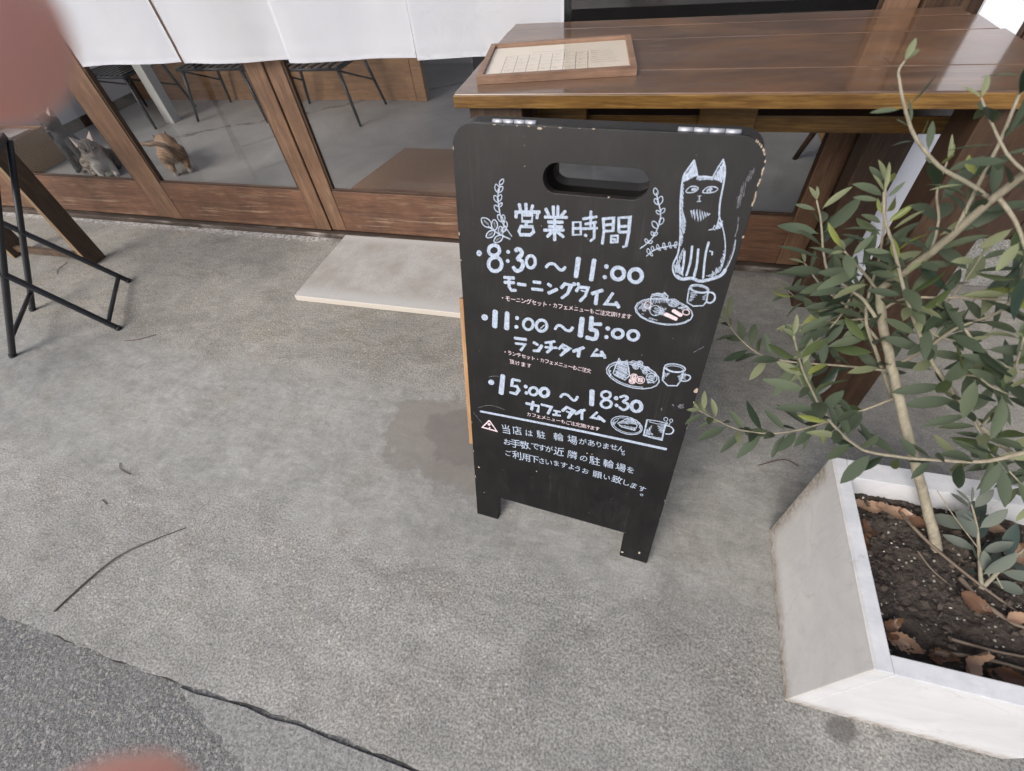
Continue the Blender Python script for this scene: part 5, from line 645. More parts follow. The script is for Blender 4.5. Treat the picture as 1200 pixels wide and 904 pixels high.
for name, lst in STROKES.items():
    bm = NB(); jit = .10 if 'lettering' in name else .05
    for col, wd, flat in lst:
        zc[0] += 2.2e-6
        if zc[0] > .0011: zc[0] = .00035
        ribbon(bm, [(flat[i] * 1e-4, flat[i + 1] * 1e-4) for i in range(0, len(flat), 2)], max(wd * 1e-4 * (1.08 if 'title_lett' in name else .95), .0008), zc[0], col, jit)
    child_uv(name, bm, CH, fb)
GC = {}
def glyph(ch):
    if ch not in GC:
        c = bpy.data.curves.new('t', 'FONT'); c.body = ch; c.resolution_u = 2; c.offset = .004
        o = bpy.data.objects.new('t', c); COL.objects.link(o)
        dg = bpy.context.evaluated_depsgraph_get(); dg.update()
        me = bpy.data.meshes.new_from_object(o.evaluated_get(dg))
        GC[ch] = ([(v.co.x - .5, v.co.y - .38) for v in me.vertices], [tuple(p.vertices) for p in me.polygons])
        bpy.data.objects.remove(o); bpy.data.curves.remove(c); bpy.data.meshes.remove(me)
    return GC[ch]
for name, lst in GLYPHS.items():
    bm = NB(); mi = 0 if 'notice' in name else 1
    for ch, u, v, s, a in lst:
        vs, fs = glyph(ch); s *= 1e-4 * random.uniform(.92, 1.06); a = a * 1e-3 + random.uniform(-.07, .07)
        s *= .80 if '\u3040' <= ch <= '\u30ff' and mi == 0 else 1.0; sx = s * random.uniform(.86, .98); sh = random.uniform(-.12, .08); ph = random.uniform(0, 6)
        nv = []
        for x, y in vs:
            x2 = x + sh * y + .012 * sin(y * 9 + ph); y2 = y + .014 * sin(x * 8 + ph)
            X, Y = x2 * sx, y2 * s
            nv.append(bm.verts.new((u * 1e-4 + X * cos(a) - Y * sin(a), v * 1e-4 + X * sin(a) + Y * cos(a), .0005)))
        for f in fs:
            try: q = bm.faces.new([nv[i] for i in f]); q.material_index = mi
            except ValueError: pass
    child_uv(name, bm, CH, fb)

# ================================================================== TABLE
tab = empty('wooden_table', (.11, 1.23, 0), 'dark brown stained wooden table with glossy plank top behind the chalkboard sign', 'table', None)
def plank(bm, x0, x1, y0, y1): box(bm, x0, x1, y0, y1, .7165, .740, .0022)
bm = NB()
for x0, x1, y0, y1 in ((-.404, .629, .9685, 1.0935), (-.405, .626, 1.0945, 1.3055), (-.406, .617, 1.3065, 1.4165), (-.404, .604, 1.4175, 1.484)): plank(bm, x0, x1, y0, y1)
obj('table_top', bm, TOPW, tab)
bm = NB(); box(bm, -.404, .629, .963, .968, .7155, .7385, .0012); obj('edge_strip', bm, EDGEW, tab)
def leg(xb, yb, xt, yt, w=.10, d=.085):
    bm = NB(); box(bm, -w / 2, w / 2, -d / 2, d / 2, 0, .7145, .003)
    for v in bm.verts:
        t = v.co.z / .7145; v.co.x += xb + (xt - xb) * t; v.co.y += yb + (yt - yb) * t
    obj('leg', bm, DARKW, tab)
leg(.562, .985, .562, 1.03, .112, .095); leg(.552, 1.375, .552, 1.40, .098, .075); leg(-.325, .985, -.325, 1.03, .112, .095); leg(-.325, 1.375, -.325, 1.40, .098, .075)
bm = NB(); box(bm, -.385, .615, 1.152, 1.205, .604, .6375, .002)
for f in bm.faces:
    f.normal_update()
    if f.normal.z > .5: f.material_index = 1
obj('stretcher', bm, [EDGEW, DARKW], tab)
bm = NB(); box(bm, .080, .192, 1.124, 1.1505, .617, .7145, .002); obj('support_block', bm, EDGEW, tab)
bm = NB(); box(bm, -.27, -.16, 1.124, 1.1505, .617, .7145, .002); obj('support_block', bm, EDGEW, tab)

tab.rotation_euler = (0, 0, .0115)
# framed sheet on the table
FA, FB, FC, FD = Vector((-.367, 1.011)), Vector((-.055, 1.058)), Vector((-.083, 1.285)), Vector((-.394, 1.238))
fx = (FB - FA).normalized(); fang = math.atan2(fx.y, fx.x); fw = (FB - FA).length; fh = abs((FD - FA).dot(Vector((-fx.y, fx.x))))
pf = empty('picture_frame', (FA.x, FA.y, .7405), 'wooden picture frame with a printed calendar sheet lying on the table', 'picture frame', None, fang)
bm = NB(); t_ = .0115
for poly in (((0, 0), (fw, 0), (fw - t_, t_), (t_, t_)), ((fw, 0.0), (fw, fh), (fw - t_, fh - t_), (fw - t_, t_)), ((fw, fh), (0, fh), (t_, fh - t_), (fw - t_, fh - t_)), ((0, fh), (0, 0), (t_, t_), (t_, fh - t_))):
    prism(bm, poly, 0, .0145)
obj('frame', bm, FRAMEW, pf, False, False)
PAPER = plain('cream_paper', (.70, .62, .51), .8, nscale=20, namt=.04)
INK = plain('grey_ink', (.09, .09, .09), .8)
bm = NB(); box(bm, t_ - .003, fw - t_ + .003, t_ - .003, fh - t_ + .003, .004, .007); obj('paper', bm, PAPER, pf, False, False)
bm = NB()
def ink(x0, y0, x1, y1, w):
    d = Vector((x1 - x0, y1 - y0)).normalized() * w / 2; q = Vector((-d.y, d.x)); z = .0073
    bm.faces.new([bm.verts.new((x, y, z)) for x, y in ((x0 - q.x, y0 - q.y), (x1 - q.x, y1 - q.y), (x1 + q.x, y1 + q.y), (x0 + q.x, y0 + q.y))])
gx0, gx1, gy0, gy1 = .045, .222, .036, .150
for k in range(8): ink(gx0 + (gx1 - gx0) * k / 7, gy0, gx0 + (gx1 - gx0) * k / 7, gy1, .0011)
for k in range(6): ink(gx0, gy0 + (gy1 - gy0) * k / 5 + .0001, gx1, gy0 + (gy1 - gy0) * k / 5, .0006)
for i in range(7):
    for k in range(5):
        if random.random() < .8: ink(gx0 + .005 + i * (gx1 - gx0) / 7, gy0 + .015 + k * (gy1 - gy0) / 5, gx0 + .005 + i * (gx1 - gx0) / 7 + random.uniform(.003, .014), gy0 + .015 + k * (gy1 - gy0) / 5, .0012)
for k in range(14): ink(.10 + k * .0055, .167, .1035 + k * .0055, .167, .002)
for k in range(7):
    x = .229; 
    while x < .229 + random.uniform(.040, .060):
        d = random.uniform(.002, .006); ink(x, .150 - k * .013, x + d, .150 - k * .013, .0018 if x < .24 else .0011); x += d + .0015
obj('printed_calendar', bm, INK, bpy.data.objects['paper'], False, False)
bm = NB(); bm.faces.new([bm.verts.new((x, y, .0105)) for x, y in ((t_ - .001, t_ - .001), (fw - t_ + .001, t_ - .001), (fw - t_ + .001, fh - t_ + .001), (t_ - .001, fh - t_ + .001))]); obj('glass', bm, PICGLASS, pf, False, False)

# olive stems (radius at base, radius at tip, leaf kind, points in metres)
BRANCHES = [
 (0.0138,0.009,0,[[0.5352,0.415,0.247],[0.511,0.4452,0.2928],[0.4899,0.4762,0.3263],[0.4083,0.5079,0.4579],[0.3781,0.5405,0.5091],[0.3413,0.5739,0.5717],[0.3115,0.5888,0.6301]]),
 (0.0084,0.006,1,[[0.3115,0.5888,0.6301],[0.324,0.5734,0.6844],[0.3264,0.5581,0.7212],[0.3291,0.5427,0.7707],[0.3329,0.5274,0.8131],[0.339,0.512,0.8597]]),
 (0.0054,0.00216,1,[[0.6864,0.512,0.3265],[0.5799,0.5191,0.4062],[0.508,0.5262,0.4563],[0.4339,0.5333,0.5224],[0.3934,0.5404,0.5615],[0.3571,0.5476,0.6061],[0.324,0.5547,0.6501],[0.2844,0.5618,0.7098],[0.2622,0.5689,0.742],[0.2509,0.576,0.7679]]),
 (0.0042,0.0018,1,[[0.4019,0.5632,0.458],[0.3534,0.576,0.5278],[0.3248,0.5888,0.5685],[0.3119,0.6016,0.6055],[0.3047,0.6144,0.6542],[0.2919,0.6272,0.7025],[0.2757,0.64,0.7471]]),
 (0.00384,0.00168,1,[[0.3209,0.576,0.595],[0.3028,0.5909,0.61],[0.2841,0.6059,0.6165],[0.259,0.6208,0.6271],[0.2448,0.6357,0.6503],[0.2297,0.6507,0.687],[0.2183,0.6656,0.7087]]),
 (0.00336,0.00168,1,[[0.3096,0.5888,0.6298],[0.2819,0.5803,0.6576],[0.2559,0.5717,0.6815],[0.2387,0.5632,0.6991]]),
 (0.00336,0.00168,1,[[0.3438,0.576,0.5537],[0.3142,0.6229,0.5648],[0.2818,0.6699,0.5669],[0.2576,0.7168,0.5771]]),
 (0.00264,0.00144,1,[[0.3394,0.5824,0.5796],[0.3239,0.5968,0.5741],[0.2961,0.6112,0.5524],[0.271,0.6256,0.5325],[0.2563,0.64,0.5101]]),
 (0.00312,0.00144,1,[[0.3738,0.5632,0.5107],[0.3464,0.576,0.4989],[0.3162,0.5888,0.485],[0.2614,0.6016,0.4689],[0.2202,0.6144,0.4643],[0.1842,0.6272,0.4817],[0.1534,0.64,0.5097]]),
 (0.0048,0.0018,1,[[0.5223,0.4608,0.5154],[0.5045,0.4608,0.4877],[0.4836,0.4608,0.4635],[0.4481,0.4608,0.4535],[0.408,0.4608,0.4466],[0.3587,0.4608,0.4462],[0.3314,0.4608,0.4599],[0.2999,0.4608,0.4869],[0.2706,0.4608,0.5188],[0.239,0.4608,0.5622],[0.2145,0.4608,0.5999],[0.1895,0.4608,0.6471]]),
 (0.00312,0.00144,1,[[0.3997,0.5504,0.4731],[0.3782,0.5449,0.452],[0.3541,0.5394,0.4334],[0.3012,0.5339,0.3843],[0.257,0.5285,0.3667],[0.204,0.523,0.372],[0.159,0.5175,0.3994],[0.1314,0.512,0.4208]]),
 (0.003,0.00168,1,[[0.3274,0.5824,0.6055],[0.3353,0.5712,0.6329],[0.3623,0.56,0.6467],[0.3959,0.5488,0.6586],[0.4356,0.5376,0.6677]]),
 (0.0036,0.00168,1,[[0.3728,0.5632,0.5197],[0.3858,0.553,0.5654],[0.392,0.5427,0.6159],[0.4103,0.5325,0.6535],[0.3996,0.5222,0.6979],[0.3755,0.512,0.74]]),
 (0.0036,0.00144,2,[[0.3401,0.5504,0.7745],[0.3111,0.5559,0.7901],[0.2796,0.5614,0.8037],[0.2471,0.5669,0.8295],[0.2274,0.5723,0.8544],[0.2171,0.5778,0.8709],[0.2123,0.5833,0.8806],[0.2152,0.5888,0.8873]]),
 (0.0036,0.00168,1,[[0.3251,0.5504,0.7417],[0.3249,0.5632,0.7826],[0.3252,0.576,0.8194],[0.3217,0.5888,0.86],[0.3201,0.6016,0.8901]]),
 (0.0036,0.00168,1,[[0.3331,0.5376,0.7854],[0.3502,0.5205,0.7708],[0.3705,0.5035,0.7453],[0.3948,0.4864,0.7194]]),
 (0.00264,0.00144,1,[[0.3316,0.576,0.6965],[0.3308,0.5973,0.7248],[0.3217,0.6187,0.7496],[0.3244,0.64,0.7742]]),
 (0.00264,0.00144,1,[[0.3965,0.5376,0.6213],[0.4181,0.5205,0.6051],[0.4429,0.5035,0.5975],[0.4613,0.4864,0.6048]]),
 (0.0024,0.00144,1,[[0.4224,0.5376,0.5311],[0.4272,0.512,0.5693],[0.4371,0.4864,0.5764],[0.455,0.4608,0.5876]]),
 (0.0024,0.00144,1,[[0.4906,0.512,0.4754],[0.4739,0.5035,0.5391],[0.4428,0.4949,0.6066],[0.4156,0.4864,0.6584]]),
 (0.0024,0.00144,1,[[0.4839,0.5248,0.4764],[0.5227,0.5035,0.433],[0.5594,0.4821,0.4106],[0.6089,0.4608,0.3678]]),
 (0.00216,0.0012,1,[[0.2966,0.6144,0.6054],[0.2943,0.6059,0.5685],[0.2829,0.5973,0.5372],[0.2685,0.5888,0.5105]]),
 (0.0024,0.0012,1,[[0.3122,0.6016,0.6026],[0.327,0.6368,0.543],[0.3081,0.672,0.5312],[0.2759,0.7072,0.5124],[0.2585,0.7424,0.5046]]),
 (0.00216,0.0012,1,[[0.3394,0.576,0.6365],[0.3727,0.5632,0.6018],[0.3879,0.5504,0.5934],[0.4076,0.5376,0.6014]]),
 (0.00216,0.0012,1,[[0.3691,0.5632,0.5937],[0.3752,0.5632,0.6239],[0.3766,0.5632,0.6703],[0.3732,0.5632,0.7053]]),
 (0.0024,0.0012,1,[[0.3263,0.512,0.8202],[0.3095,0.5291,0.831],[0.2889,0.5461,0.8532],[0.2809,0.5632,0.8648]]),
 (0.005,0.002,3,[[0.5663,0.3722,0.27],[0.5658,0.4057,0.285],[0.5614,0.4491,0.31],[0.5517,0.4805,0.33]]),
 (0.005,0.003,3,[[0.5663,0.3722,0.27],[0.5911,0.4033,0.29],[0.6214,0.4356,0.31]]),
 (0.0018,0.001,0,[[0.5913,0.3766,0.275],[0.5725,0.4121,0.29],[0.5223,0.4482,0.33],[0.4887,0.4732,0.36]]),
]

# ================================================================== PLANTER, SOIL, TREE
def m_marble():
    t = NT('white_marble', .42); v = t.coord(); xyz = t.sep(v)
    n = t.noise(v, 9, 6, .65, .8); f = t.noise(v, 130, 3, .6)
    c = t.mix(t.ramp(n, [(.3, 0), (.7, 1)]), (.55, .555, .56), (.67, .675, .675))
    c = t.mix(t.ramp(t.noise(t.coord((1, 4, 1), rot=(0, 0, .5)), 14, 6, .75, 1.5), [(.52, 0), (.72, .6)]), c, (.46, .475, .50))
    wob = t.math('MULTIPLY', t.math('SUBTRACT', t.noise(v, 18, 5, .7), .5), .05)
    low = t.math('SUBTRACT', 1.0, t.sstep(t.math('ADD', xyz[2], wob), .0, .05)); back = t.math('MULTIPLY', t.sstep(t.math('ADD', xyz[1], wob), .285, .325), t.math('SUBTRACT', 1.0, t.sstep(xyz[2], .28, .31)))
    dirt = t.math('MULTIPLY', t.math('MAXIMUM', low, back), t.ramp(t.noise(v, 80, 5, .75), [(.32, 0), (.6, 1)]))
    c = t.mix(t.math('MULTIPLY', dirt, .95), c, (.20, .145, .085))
    topg = t.math('MULTIPLY', t.sstep(xyz[2], .314, .317), t.ramp(t.noise(v, 26, 6, .75), [(.38, .15), (.66, .75)]))
    c = t.mix(topg, c, (.44, .46, .48))
    leftf = t.math('SUBTRACT', 1.0, t.sstep(xyz[0], .003, .006)); c = t.mix(t.math('MULTIPLY', leftf, .75), c, t.mix(1, c, (.94, .90, .84), 'MULTIPLY'))  # left face tinted warmer and darker, partly its shading put into the colour
    cr = t.voro(t.mix(.12, v, t.noise(v, 12, 4, .6, 0, True)), 3.2, 'DISTANCE_TO_EDGE'); c = t.mix(t.math('MULTIPLY', t.ramp(cr, [(0, .3), (.006, 0)]), t.ramp(n, [(.45, 0), (.55, 1)])), c, (.25, .23, .2))
    sp = t.math('MULTIPLY', t.ramp(t.voro(v, 60, 'F1', 'Distance'), [(.03, 1), (.06, 0)]), t.ramp(t.noise(v, 25, 2), [(.6, 0), (.64, 1)])); c = t.mix(t.math('MULTIPLY', sp, .7), c, (.16, .13, .1))
    t.base(c); t.normal(t.bump(t.math('ADD', n, t.math('MULTIPLY', f, .4)), .08, .002)); return t.m
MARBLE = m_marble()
PX, PY = .371, .208; PW, PD, PH, PT = .330, .328, .3185, .0235
pl = empty('marble_planter', (PX, PY, 0), 'square white marble planter box with the olive tree growing in it', 'planter')
bm = NB()
E_ = .0012
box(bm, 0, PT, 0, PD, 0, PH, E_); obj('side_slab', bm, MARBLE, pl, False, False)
bm = NB(); box(bm, PW - PT, PW, 0, PD, 0, PH, E_); obj('side_slab', bm, MARBLE, pl, False, False)
bm = NB(); box(bm, PT + .0004, PW - PT - .0004, -.0006, PT, 0, PH - .0006, E_)
obj('front_slab', bm, MARBLE, pl, False, False)
bm = NB(); box(bm, PT + .0004, PW - PT - .0004, PD - PT - .012, PD, 0, PH - .0006, E_); obj('back_slab', bm, MARBLE, pl, False, False)
def m_soil():
    t = NT('potting_soil', .95); v = t.coord()
    n = t.noise(v, 70, 6, .75); n2 = t.noise(v, 260, 4, .7)
    c = t.mix(t.ramp(n, [(.3, 0), (.7, 1)]), (.020, .016, .0135), (.095, .074, .058)); c = t.mix(t.ramp(n2, [(.55, 0), (.8, .7)]), c, (.13, .10, .075))
    vc = t.sep(t.voro(v, 150, 'F1', 'Color')); c = t.mix(t.math('MULTIPLY', t.ramp(vc[0], [(.88, 0), (.9, 1)]), t.ramp(t.voro(v, 150, 'F1', 'Distance'), [(.25, 1), (.32, 0)])), c, (.5, .46, .38))
    t.base(c); t.normal(t.bump(t.math('ADD', n, n2), 1.0, .006)); return t.m
SOIL = m_soil()
from mathutils import noise as mn
SZ = .268
def soil_h(x, y): return SZ + .012 * mn.noise((x * 14, y * 14, 0)) + .008 * mn.noise((x * 45, y * 45, 3)) + .004 * mn.noise((x * 130, y * 130, 7)) + .004 * mn.noise((x * 260, y * 260, 9))
bm = NB(); n = 130; g = []
ix0, ix1, iy0, iy1 = PX + PT, PX + PW - PT, PY + PT, PY + PD - PT - .012
for i in range(n + 1):
    row = []
    for k in range(n + 1):
        x = ix0 + (ix1 - ix0) * i / n; y = iy0 + (iy1 - iy0) * k / n
        row.append(bm.verts.new((x, y, soil_h(x, y))))
    g.append(row)
for i in range(n):
    for k in range(n): bm.faces.new((g[i][k], g[i + 1][k], g[i + 1][k + 1], g[i][k + 1]))
top('soil', bm, SOIL, 'dark crumbly soil filling the marble planter', 'soil', None, 'stuff', True)
GRIT = plain('pale_grit', (.50, .45, .36), .8, nscale=200, namt=.5); CLOD = plain('soil_clod', (.075, .057, .045), .95, nscale=160, namt=.5, bump=.6)
bm = NB()
for k in range(520):
    x, y = random.uniform(ix0 + .004, ix1 - .004), random.uniform(iy0 + .004, iy1 - .004); r = random.choice([.0012, .0016, .002, .0035, .006]) * random.uniform(.6, 1.2); q = len(bm.faces)
    M = Matrix.Translation((x, y, soil_h(x, y) + r * .2)) @ Matrix.Rotation(random.uniform(0, 6), 4, 'X') @ Matrix.Rotation(random.uniform(0, 6), 4, 'Z') @ Matrix.Diagonal((1, random.uniform(.5, 1), random.uniform(.4, .8), 1))
    s = bmesh.ops.create_icosphere(bm, subdivisions=1, radius=r, matrix=M)
    mi = 1 if (r > .0026 or random.random() < .82) else 0
    for v in s['verts']:
        v.co += Vector([random.uniform(-.25, .25) * r for _ in range(3)])
        for f in v.link_faces: f.material_index = mi
top('soil_grit', bm, [GRIT, CLOD], 'pale grit and crumbs scattered over the soil in the planter', 'grit', None, 'stuff')

tree = empty('olive_tree', (.5352, .415, .262), 'young olive tree with thin pale stems growing in the marble planter', 'tree')
def m_bark():
    t = NT('olive_bark', .8); v = t.coord()
    n = t.noise(t.coord((1, 1, .35)), 130, 5, .7); b = t.noise(v, 20, 4, .6)
    c = t.mix(t.ramp(n, [(.3, 0), (.7, 1)]), (.17, .145, .10), (.35, .31, .23)); c = t.mix(t.ramp(b, [(.45, 0), (.7, .6)]), c, (.24, .235, .16))
    t.base(c); t.normal(t.bump(n, .5, .0015)); return t.m
BARK = m_bark()
def m_leaf(name, a, b, back):
    t = NT(name, .38); g = t.n('ShaderNodeNewGeometry'); r = g.outputs['Random Per Island']
    v = t.coord(); n = t.noise(v, 90, 3, .6)
    c = t.mix(r, a, b); c = t.mix(t.math('MULTIPLY', n, .4), c, tuple(k * 1.35 for k in b))
    c2 = t.mix(r, back, tuple(k * .8 for k in back))
    t.base(t.mix(g.outputs['Backfacing'], c, c2)); t.rough(t.mix(g.outputs['Backfacing'], (.30,) * 3, (.7,) * 3))
    tr = t.n('ShaderNodeBsdfTranslucent'); t.put(tr.inputs[0], t.mix(r, tuple(k * 1.5 for k in b), tuple(k * 1.2 for k in back)))
    mx = t.n('ShaderNodeMixShader'); mx.inputs[0].default_value = .16; t.b.inputs['Specular IOR Level'].default_value = .36
    t.t.links.new(t.b.outputs[0], mx.inputs[1]); t.t.links.new(tr.outputs[0], mx.inputs[2]); t.t.links.new(mx.outputs[0], t.out.inputs[0]); return t.m
LEAFM = [m_leaf('leaf_dark', (.015, .027, .018), (.036, .053, .030), (.070, .092, .056)), m_leaf('leaf_mid', (.042, .062, .026), (.080, .105, .040), (.095, .12, .070)), m_leaf('leaf_young', (.13, .17, .045), (.21, .235, .060), (.20, .22, .12)), m_leaf('leaf_spotted', (.035, .052, .042), (.05, .07, .055), (.14, .16, .13))]
def add_leaf(bm, base, d, nrm, L, W, mat, curl=.15, fold=.35):
    """pointed leaf from base along d, upper face to nrm"""
    d = d.normalized(); s = d.cross(nrm).normalized(); u = s.cross(d).normalized()
    prof = ((0, .04), (.06, .10), (.18, .55), (.36, .92), (.55, 1.0), (.75, .80), (.90, .42), (1.0, .03))
    rows = []
    tw = random.uniform(-.25, .25)
    for t, w in prof:
        c = base + d * (L * t) + u * (-curl * L * t * t)
        hw = W / 2 * w
        s2 = s * cos(tw * t) + u * sin(tw * t); u2 = u * cos(tw * t) - s * sin(tw * t)
        rows.append([bm.verts.new(c + s2 * hw + u2 * hw * fold), bm.verts.new(c), bm.verts.new(c - s2 * hw + u2 * hw * fold)])
    for a, b in zip(rows, rows[1:]):
        for k in (0, 1):
            f = bm.faces.new((a[k + 1], b[k + 1], b[k], a[k])); f.material_index = mat; f.smooth = True
rnd = random.Random(5)
def leafy(bm, pts, flag, r_tip):
    P = catmull(pts, 8); L = [0]
    for a, b in zip(P, P[1:]): L.append(L[-1] + (b - a).length)
    tot = L[-1]
    def at(s):
        for i in range(len(L) - 1):
            if L[i + 1] >= s:
                t = (s - L[i]) / max(1e-6, L[i + 1] - L[i]); return P[i].lerp(P[i + 1], t), (P[i + 1] - P[i]).normalized()
        return P[-1], (P[-1] - P[-2]).normalized()
    s = .018 if tot < .2 else .045; k = 0
    az0 = rnd.uniform(0, pi)
    while s < tot:
        p, d = at(s); frac = s / tot
        ref = Vector((0, 0, 1)); a = d.orthogonal().normalized(); b = d.cross(a)
        az = az0 + k * pi / 2 + rnd.uniform(-.4, .4)
        for sgn in (0, 1):
            if rnd.random() < (.14 if flag != 3 else .0): continue
            ang = az + sgn * pi
            out = a * cos(ang) + b * sin(ang)
            spread = rnd.uniform(.75, 1.25)
            dr = d * cos(spread) + out * sin(spread); dr = dr + Vector((0, 0, rnd.uniform(-.25, .18)))
            tip = frac > .82
            ll = rnd.uniform(.035, .060) * (.72 if tip else 1.0) * (.62 if flag == 2 else 1)
            ww = ll * rnd.uniform(.23, .31)
            if p.z > .74: ll *= .80; ww *= .80
            m = 0
            x = rnd.random()
            if tip: m = 2 if x < .5 else 1
            else: m = 0 if x < .58 else (1 if x < .88 else 2)
            if flag == 2: m = rnd.choice([1, 2, 0]); ww *= .8
            if flag == 3: m = 3; ww = ll * .36
            nv = Vector((rnd.uniform(-.5, .4), rnd.uniform(-.7, .2), 1.0)).normalized()
            if rnd.random() < .15: nv = -nv
            q = p + dr.normalized() * .004
            add_leaf(bm, q, dr, nv, ll, ww, m, rnd.uniform(-.05, .22), rnd.uniform(.15, .5))
        s += rnd.uniform(.0130, .0200); k += 1
    # terminal pair
    p, d = at(tot)
    for sgn in (-1, 1):
        a = d.orthogonal().normalized() * sgn
        add_leaf(bm, p, d + a * rnd.uniform(.25, .6), Vector((0, -.5, 1)), rnd.uniform(.018, .032), rnd.uniform(.004, .007), 2 if flag != 3 else 3)
fol = NB(); trunk = NB(); br = NB()
for i, (r0, r1, flag, pts) in enumerate(BRANCHES):
    P = catmull(pts, 5); n = len(P)
    rr = [(r0 + (r1 - r0) * k / (n - 1)) * (.58 if i < 2 else .64) for k in range(n)]
    P = [p + Vector((rnd.uniform(-1, 1), rnd.uniform(-1, 1), rnd.uniform(-1, 1))) * rr[k] * .12 for k, p in enumerate(P)]
    if i == 0: rr[0] *= 1.25; rr[1] *= 1.1
    tube(trunk if i == 0 else br, P, rr, 10 if i == 0 else 7)
    if flag: leafy(fol, pts, flag, r1)
    if flag in (1, 3):
        # a few short side twigs
        pass
obj('trunk', trunk, BARK, tree); obj('branch', br, BARK, tree)
fo = obj('foliage', fol, LEAFM, tree)
fo['kind'] = 'stuff'

# dry leaves on the soil
DRY = [m_leaf('dry_leaf_tan', (.27, .17, .11), (.40, .26, .175), (.34, .23, .16)), m_leaf('dry_leaf_brown', (.11, .058, .034), (.19, .105, .062), (.17, .10, .062))]
def dry_leaf(x, y, rz, L, W, lift, mat, label, tilt=0.0, roll=0.0):
    L *= .86; W *= .86
    bm = NB(); n = 14; rows = []
    for k in range(n + 1):
        t = k / n; w = W / 2 * (sin(pi * t ** .8) ** .8 if 0 < t < 1 else 0.02) * (1 + (.13 if k % 2 else -.06))
        zc_ = lift * 4 * (t - .5) ** 2 * .5
        rows.append([bm.verts.new((L * (t - .5), w * s, zc_ + lift * abs(s) ** 1.6 * (.7 + .3 * sin(t * 9 + s)))) for s in (-1, -.5, 0, .5, 1)])
    for a, b in zip(rows, rows[1:]):
        for k in range(4): f = bm.faces.new((a[k], b[k], b[k + 1], a[k + 1])); f.smooth = True
    o = top('dry_leaf', bm, DRY[mat], label, 'leaf', 'dry leaves on the planter soil')
    o.location = (x, y, soil_h(x, y) + .006); o.rotation_euler = (tilt, roll, rz); return o
dry_leaf(.441, .268, -.35, .050, .026, .010, 0, 'tan dry leaf with toothed edge in the front left inner corner of the planter', .5, -.1)
dry_leaf(.424, .282, 1.0, .044, .026, .010, 1, 'brown dry leaf half under the tan leaf in the front left planter corner', .4)
dry_leaf(.515, .262, .9, .048, .027, .012, 0, 'tan pointed dry leaf standing against the front rim of the planter', .6, -.4)
dry_leaf(.480, .262, .2, .040, .022, .012, 1, 'dark brown dry leaf beside the tan pointed leaf at the front rim', .5)
dry_leaf(.556, .256, -.1, .060, .024, .010, 1, 'long brown dry leaf along the front rim, nearest the right end', .7)
dry_leaf(.437, .475, .05, .056, .032, .008, 0, 'broad tan dry leaf in the back left inner corner of the planter', -.25)
dry_leaf(.468, .468, -.15, .062, .034, .008, 0, 'larger tan dry leaf along the back rim left of the trunk', -.3)
dry_leaf(.494, .462, -.5, .050, .032, .008, 1, 'reddish brown dry leaf directly left of the trunk at the back rim', -.2)
dry_leaf(.422, .430, 1.5, .048, .026, .007, 1, 'brown dry leaf lying along the left inner wall of the planter', 0, .4)
dry_leaf(.414, .405, 1.3, .040, .022, .007, 1, 'small brown dry leaf along the left inner wall, nearer the middle', 0, .4)
dry_leaf(.566, .470, .5, .054, .032, .009, 1, 'orange brown dry leaf behind the trunk near the back rim', -.3)
dry_leaf(.600, .474, -.3, .050, .030, .008, 0, 'tan dry leaf at the back rim right of the trunk', -.3)
dry_leaf(.630, .435, 1.1, .052, .032, .008, 0, 'tan dry leaf beside the sprouting stump at the right of the planter', -.2)
dry_leaf(.592, .335, .3, .045, .018, .006, 0, 'orange narrow dry leaf on the open soil at the right of the planter', .2)
dry_leaf(.548, .345, -.6, .046, .030, .006, 1, 'grey brown curled dry leaf in the middle of the open soil', .1)
TWIG = plain('dry_twig', (.15, .115, .085), .85, nscale=90, namt=.4, bump=.4)
def twig(pts, r, label, mat=TWIG):
    bm = NB(); P = catmull(pts, 5); tube(bm, P, [r * (1.1 - .5 * k / (len(P) - 1)) for k in range(len(P))], 6)
    return top('twig', bm, mat, label, 'twig', 'twigs on the planter soil', origin=pts[0])
def sp(x, y, dz=.004): return (x, y, soil_h(x, y) + dz)
twig([sp(.478, .472), sp(.512, .430, .007), sp(.560, .380, .006), sp(.615, .335)], .0028, 'long grey twig lying diagonally behind the foot of the trunk')
twig([sp(.470, .262, .006), sp(.540, .268, .009), sp(.640, .262, .007)], .0030, 'grey brown twig lying along the front rim of the planter')
twig([sp(.500, .285, .006), sp(.560, .282, .008), sp(.655, .290, .006)], .0022, 'thin brown twig just behind the twig at the front rim')
twig([sp(.489, .410), sp(.500, .385, .006), sp(.520, .370)], .0015, 'small curved twig left of the foot of the trunk')
twig([sp(.545, .385), sp(.552, .360, .010), sp(.560, .335)], .0040, 'short thick twig in front of the stump')
twig([sp(.560, .345), sp(.600, .325, .006), sp(.660, .330)], .0034, 'pale stripped twig on the soil at the right of the planter')

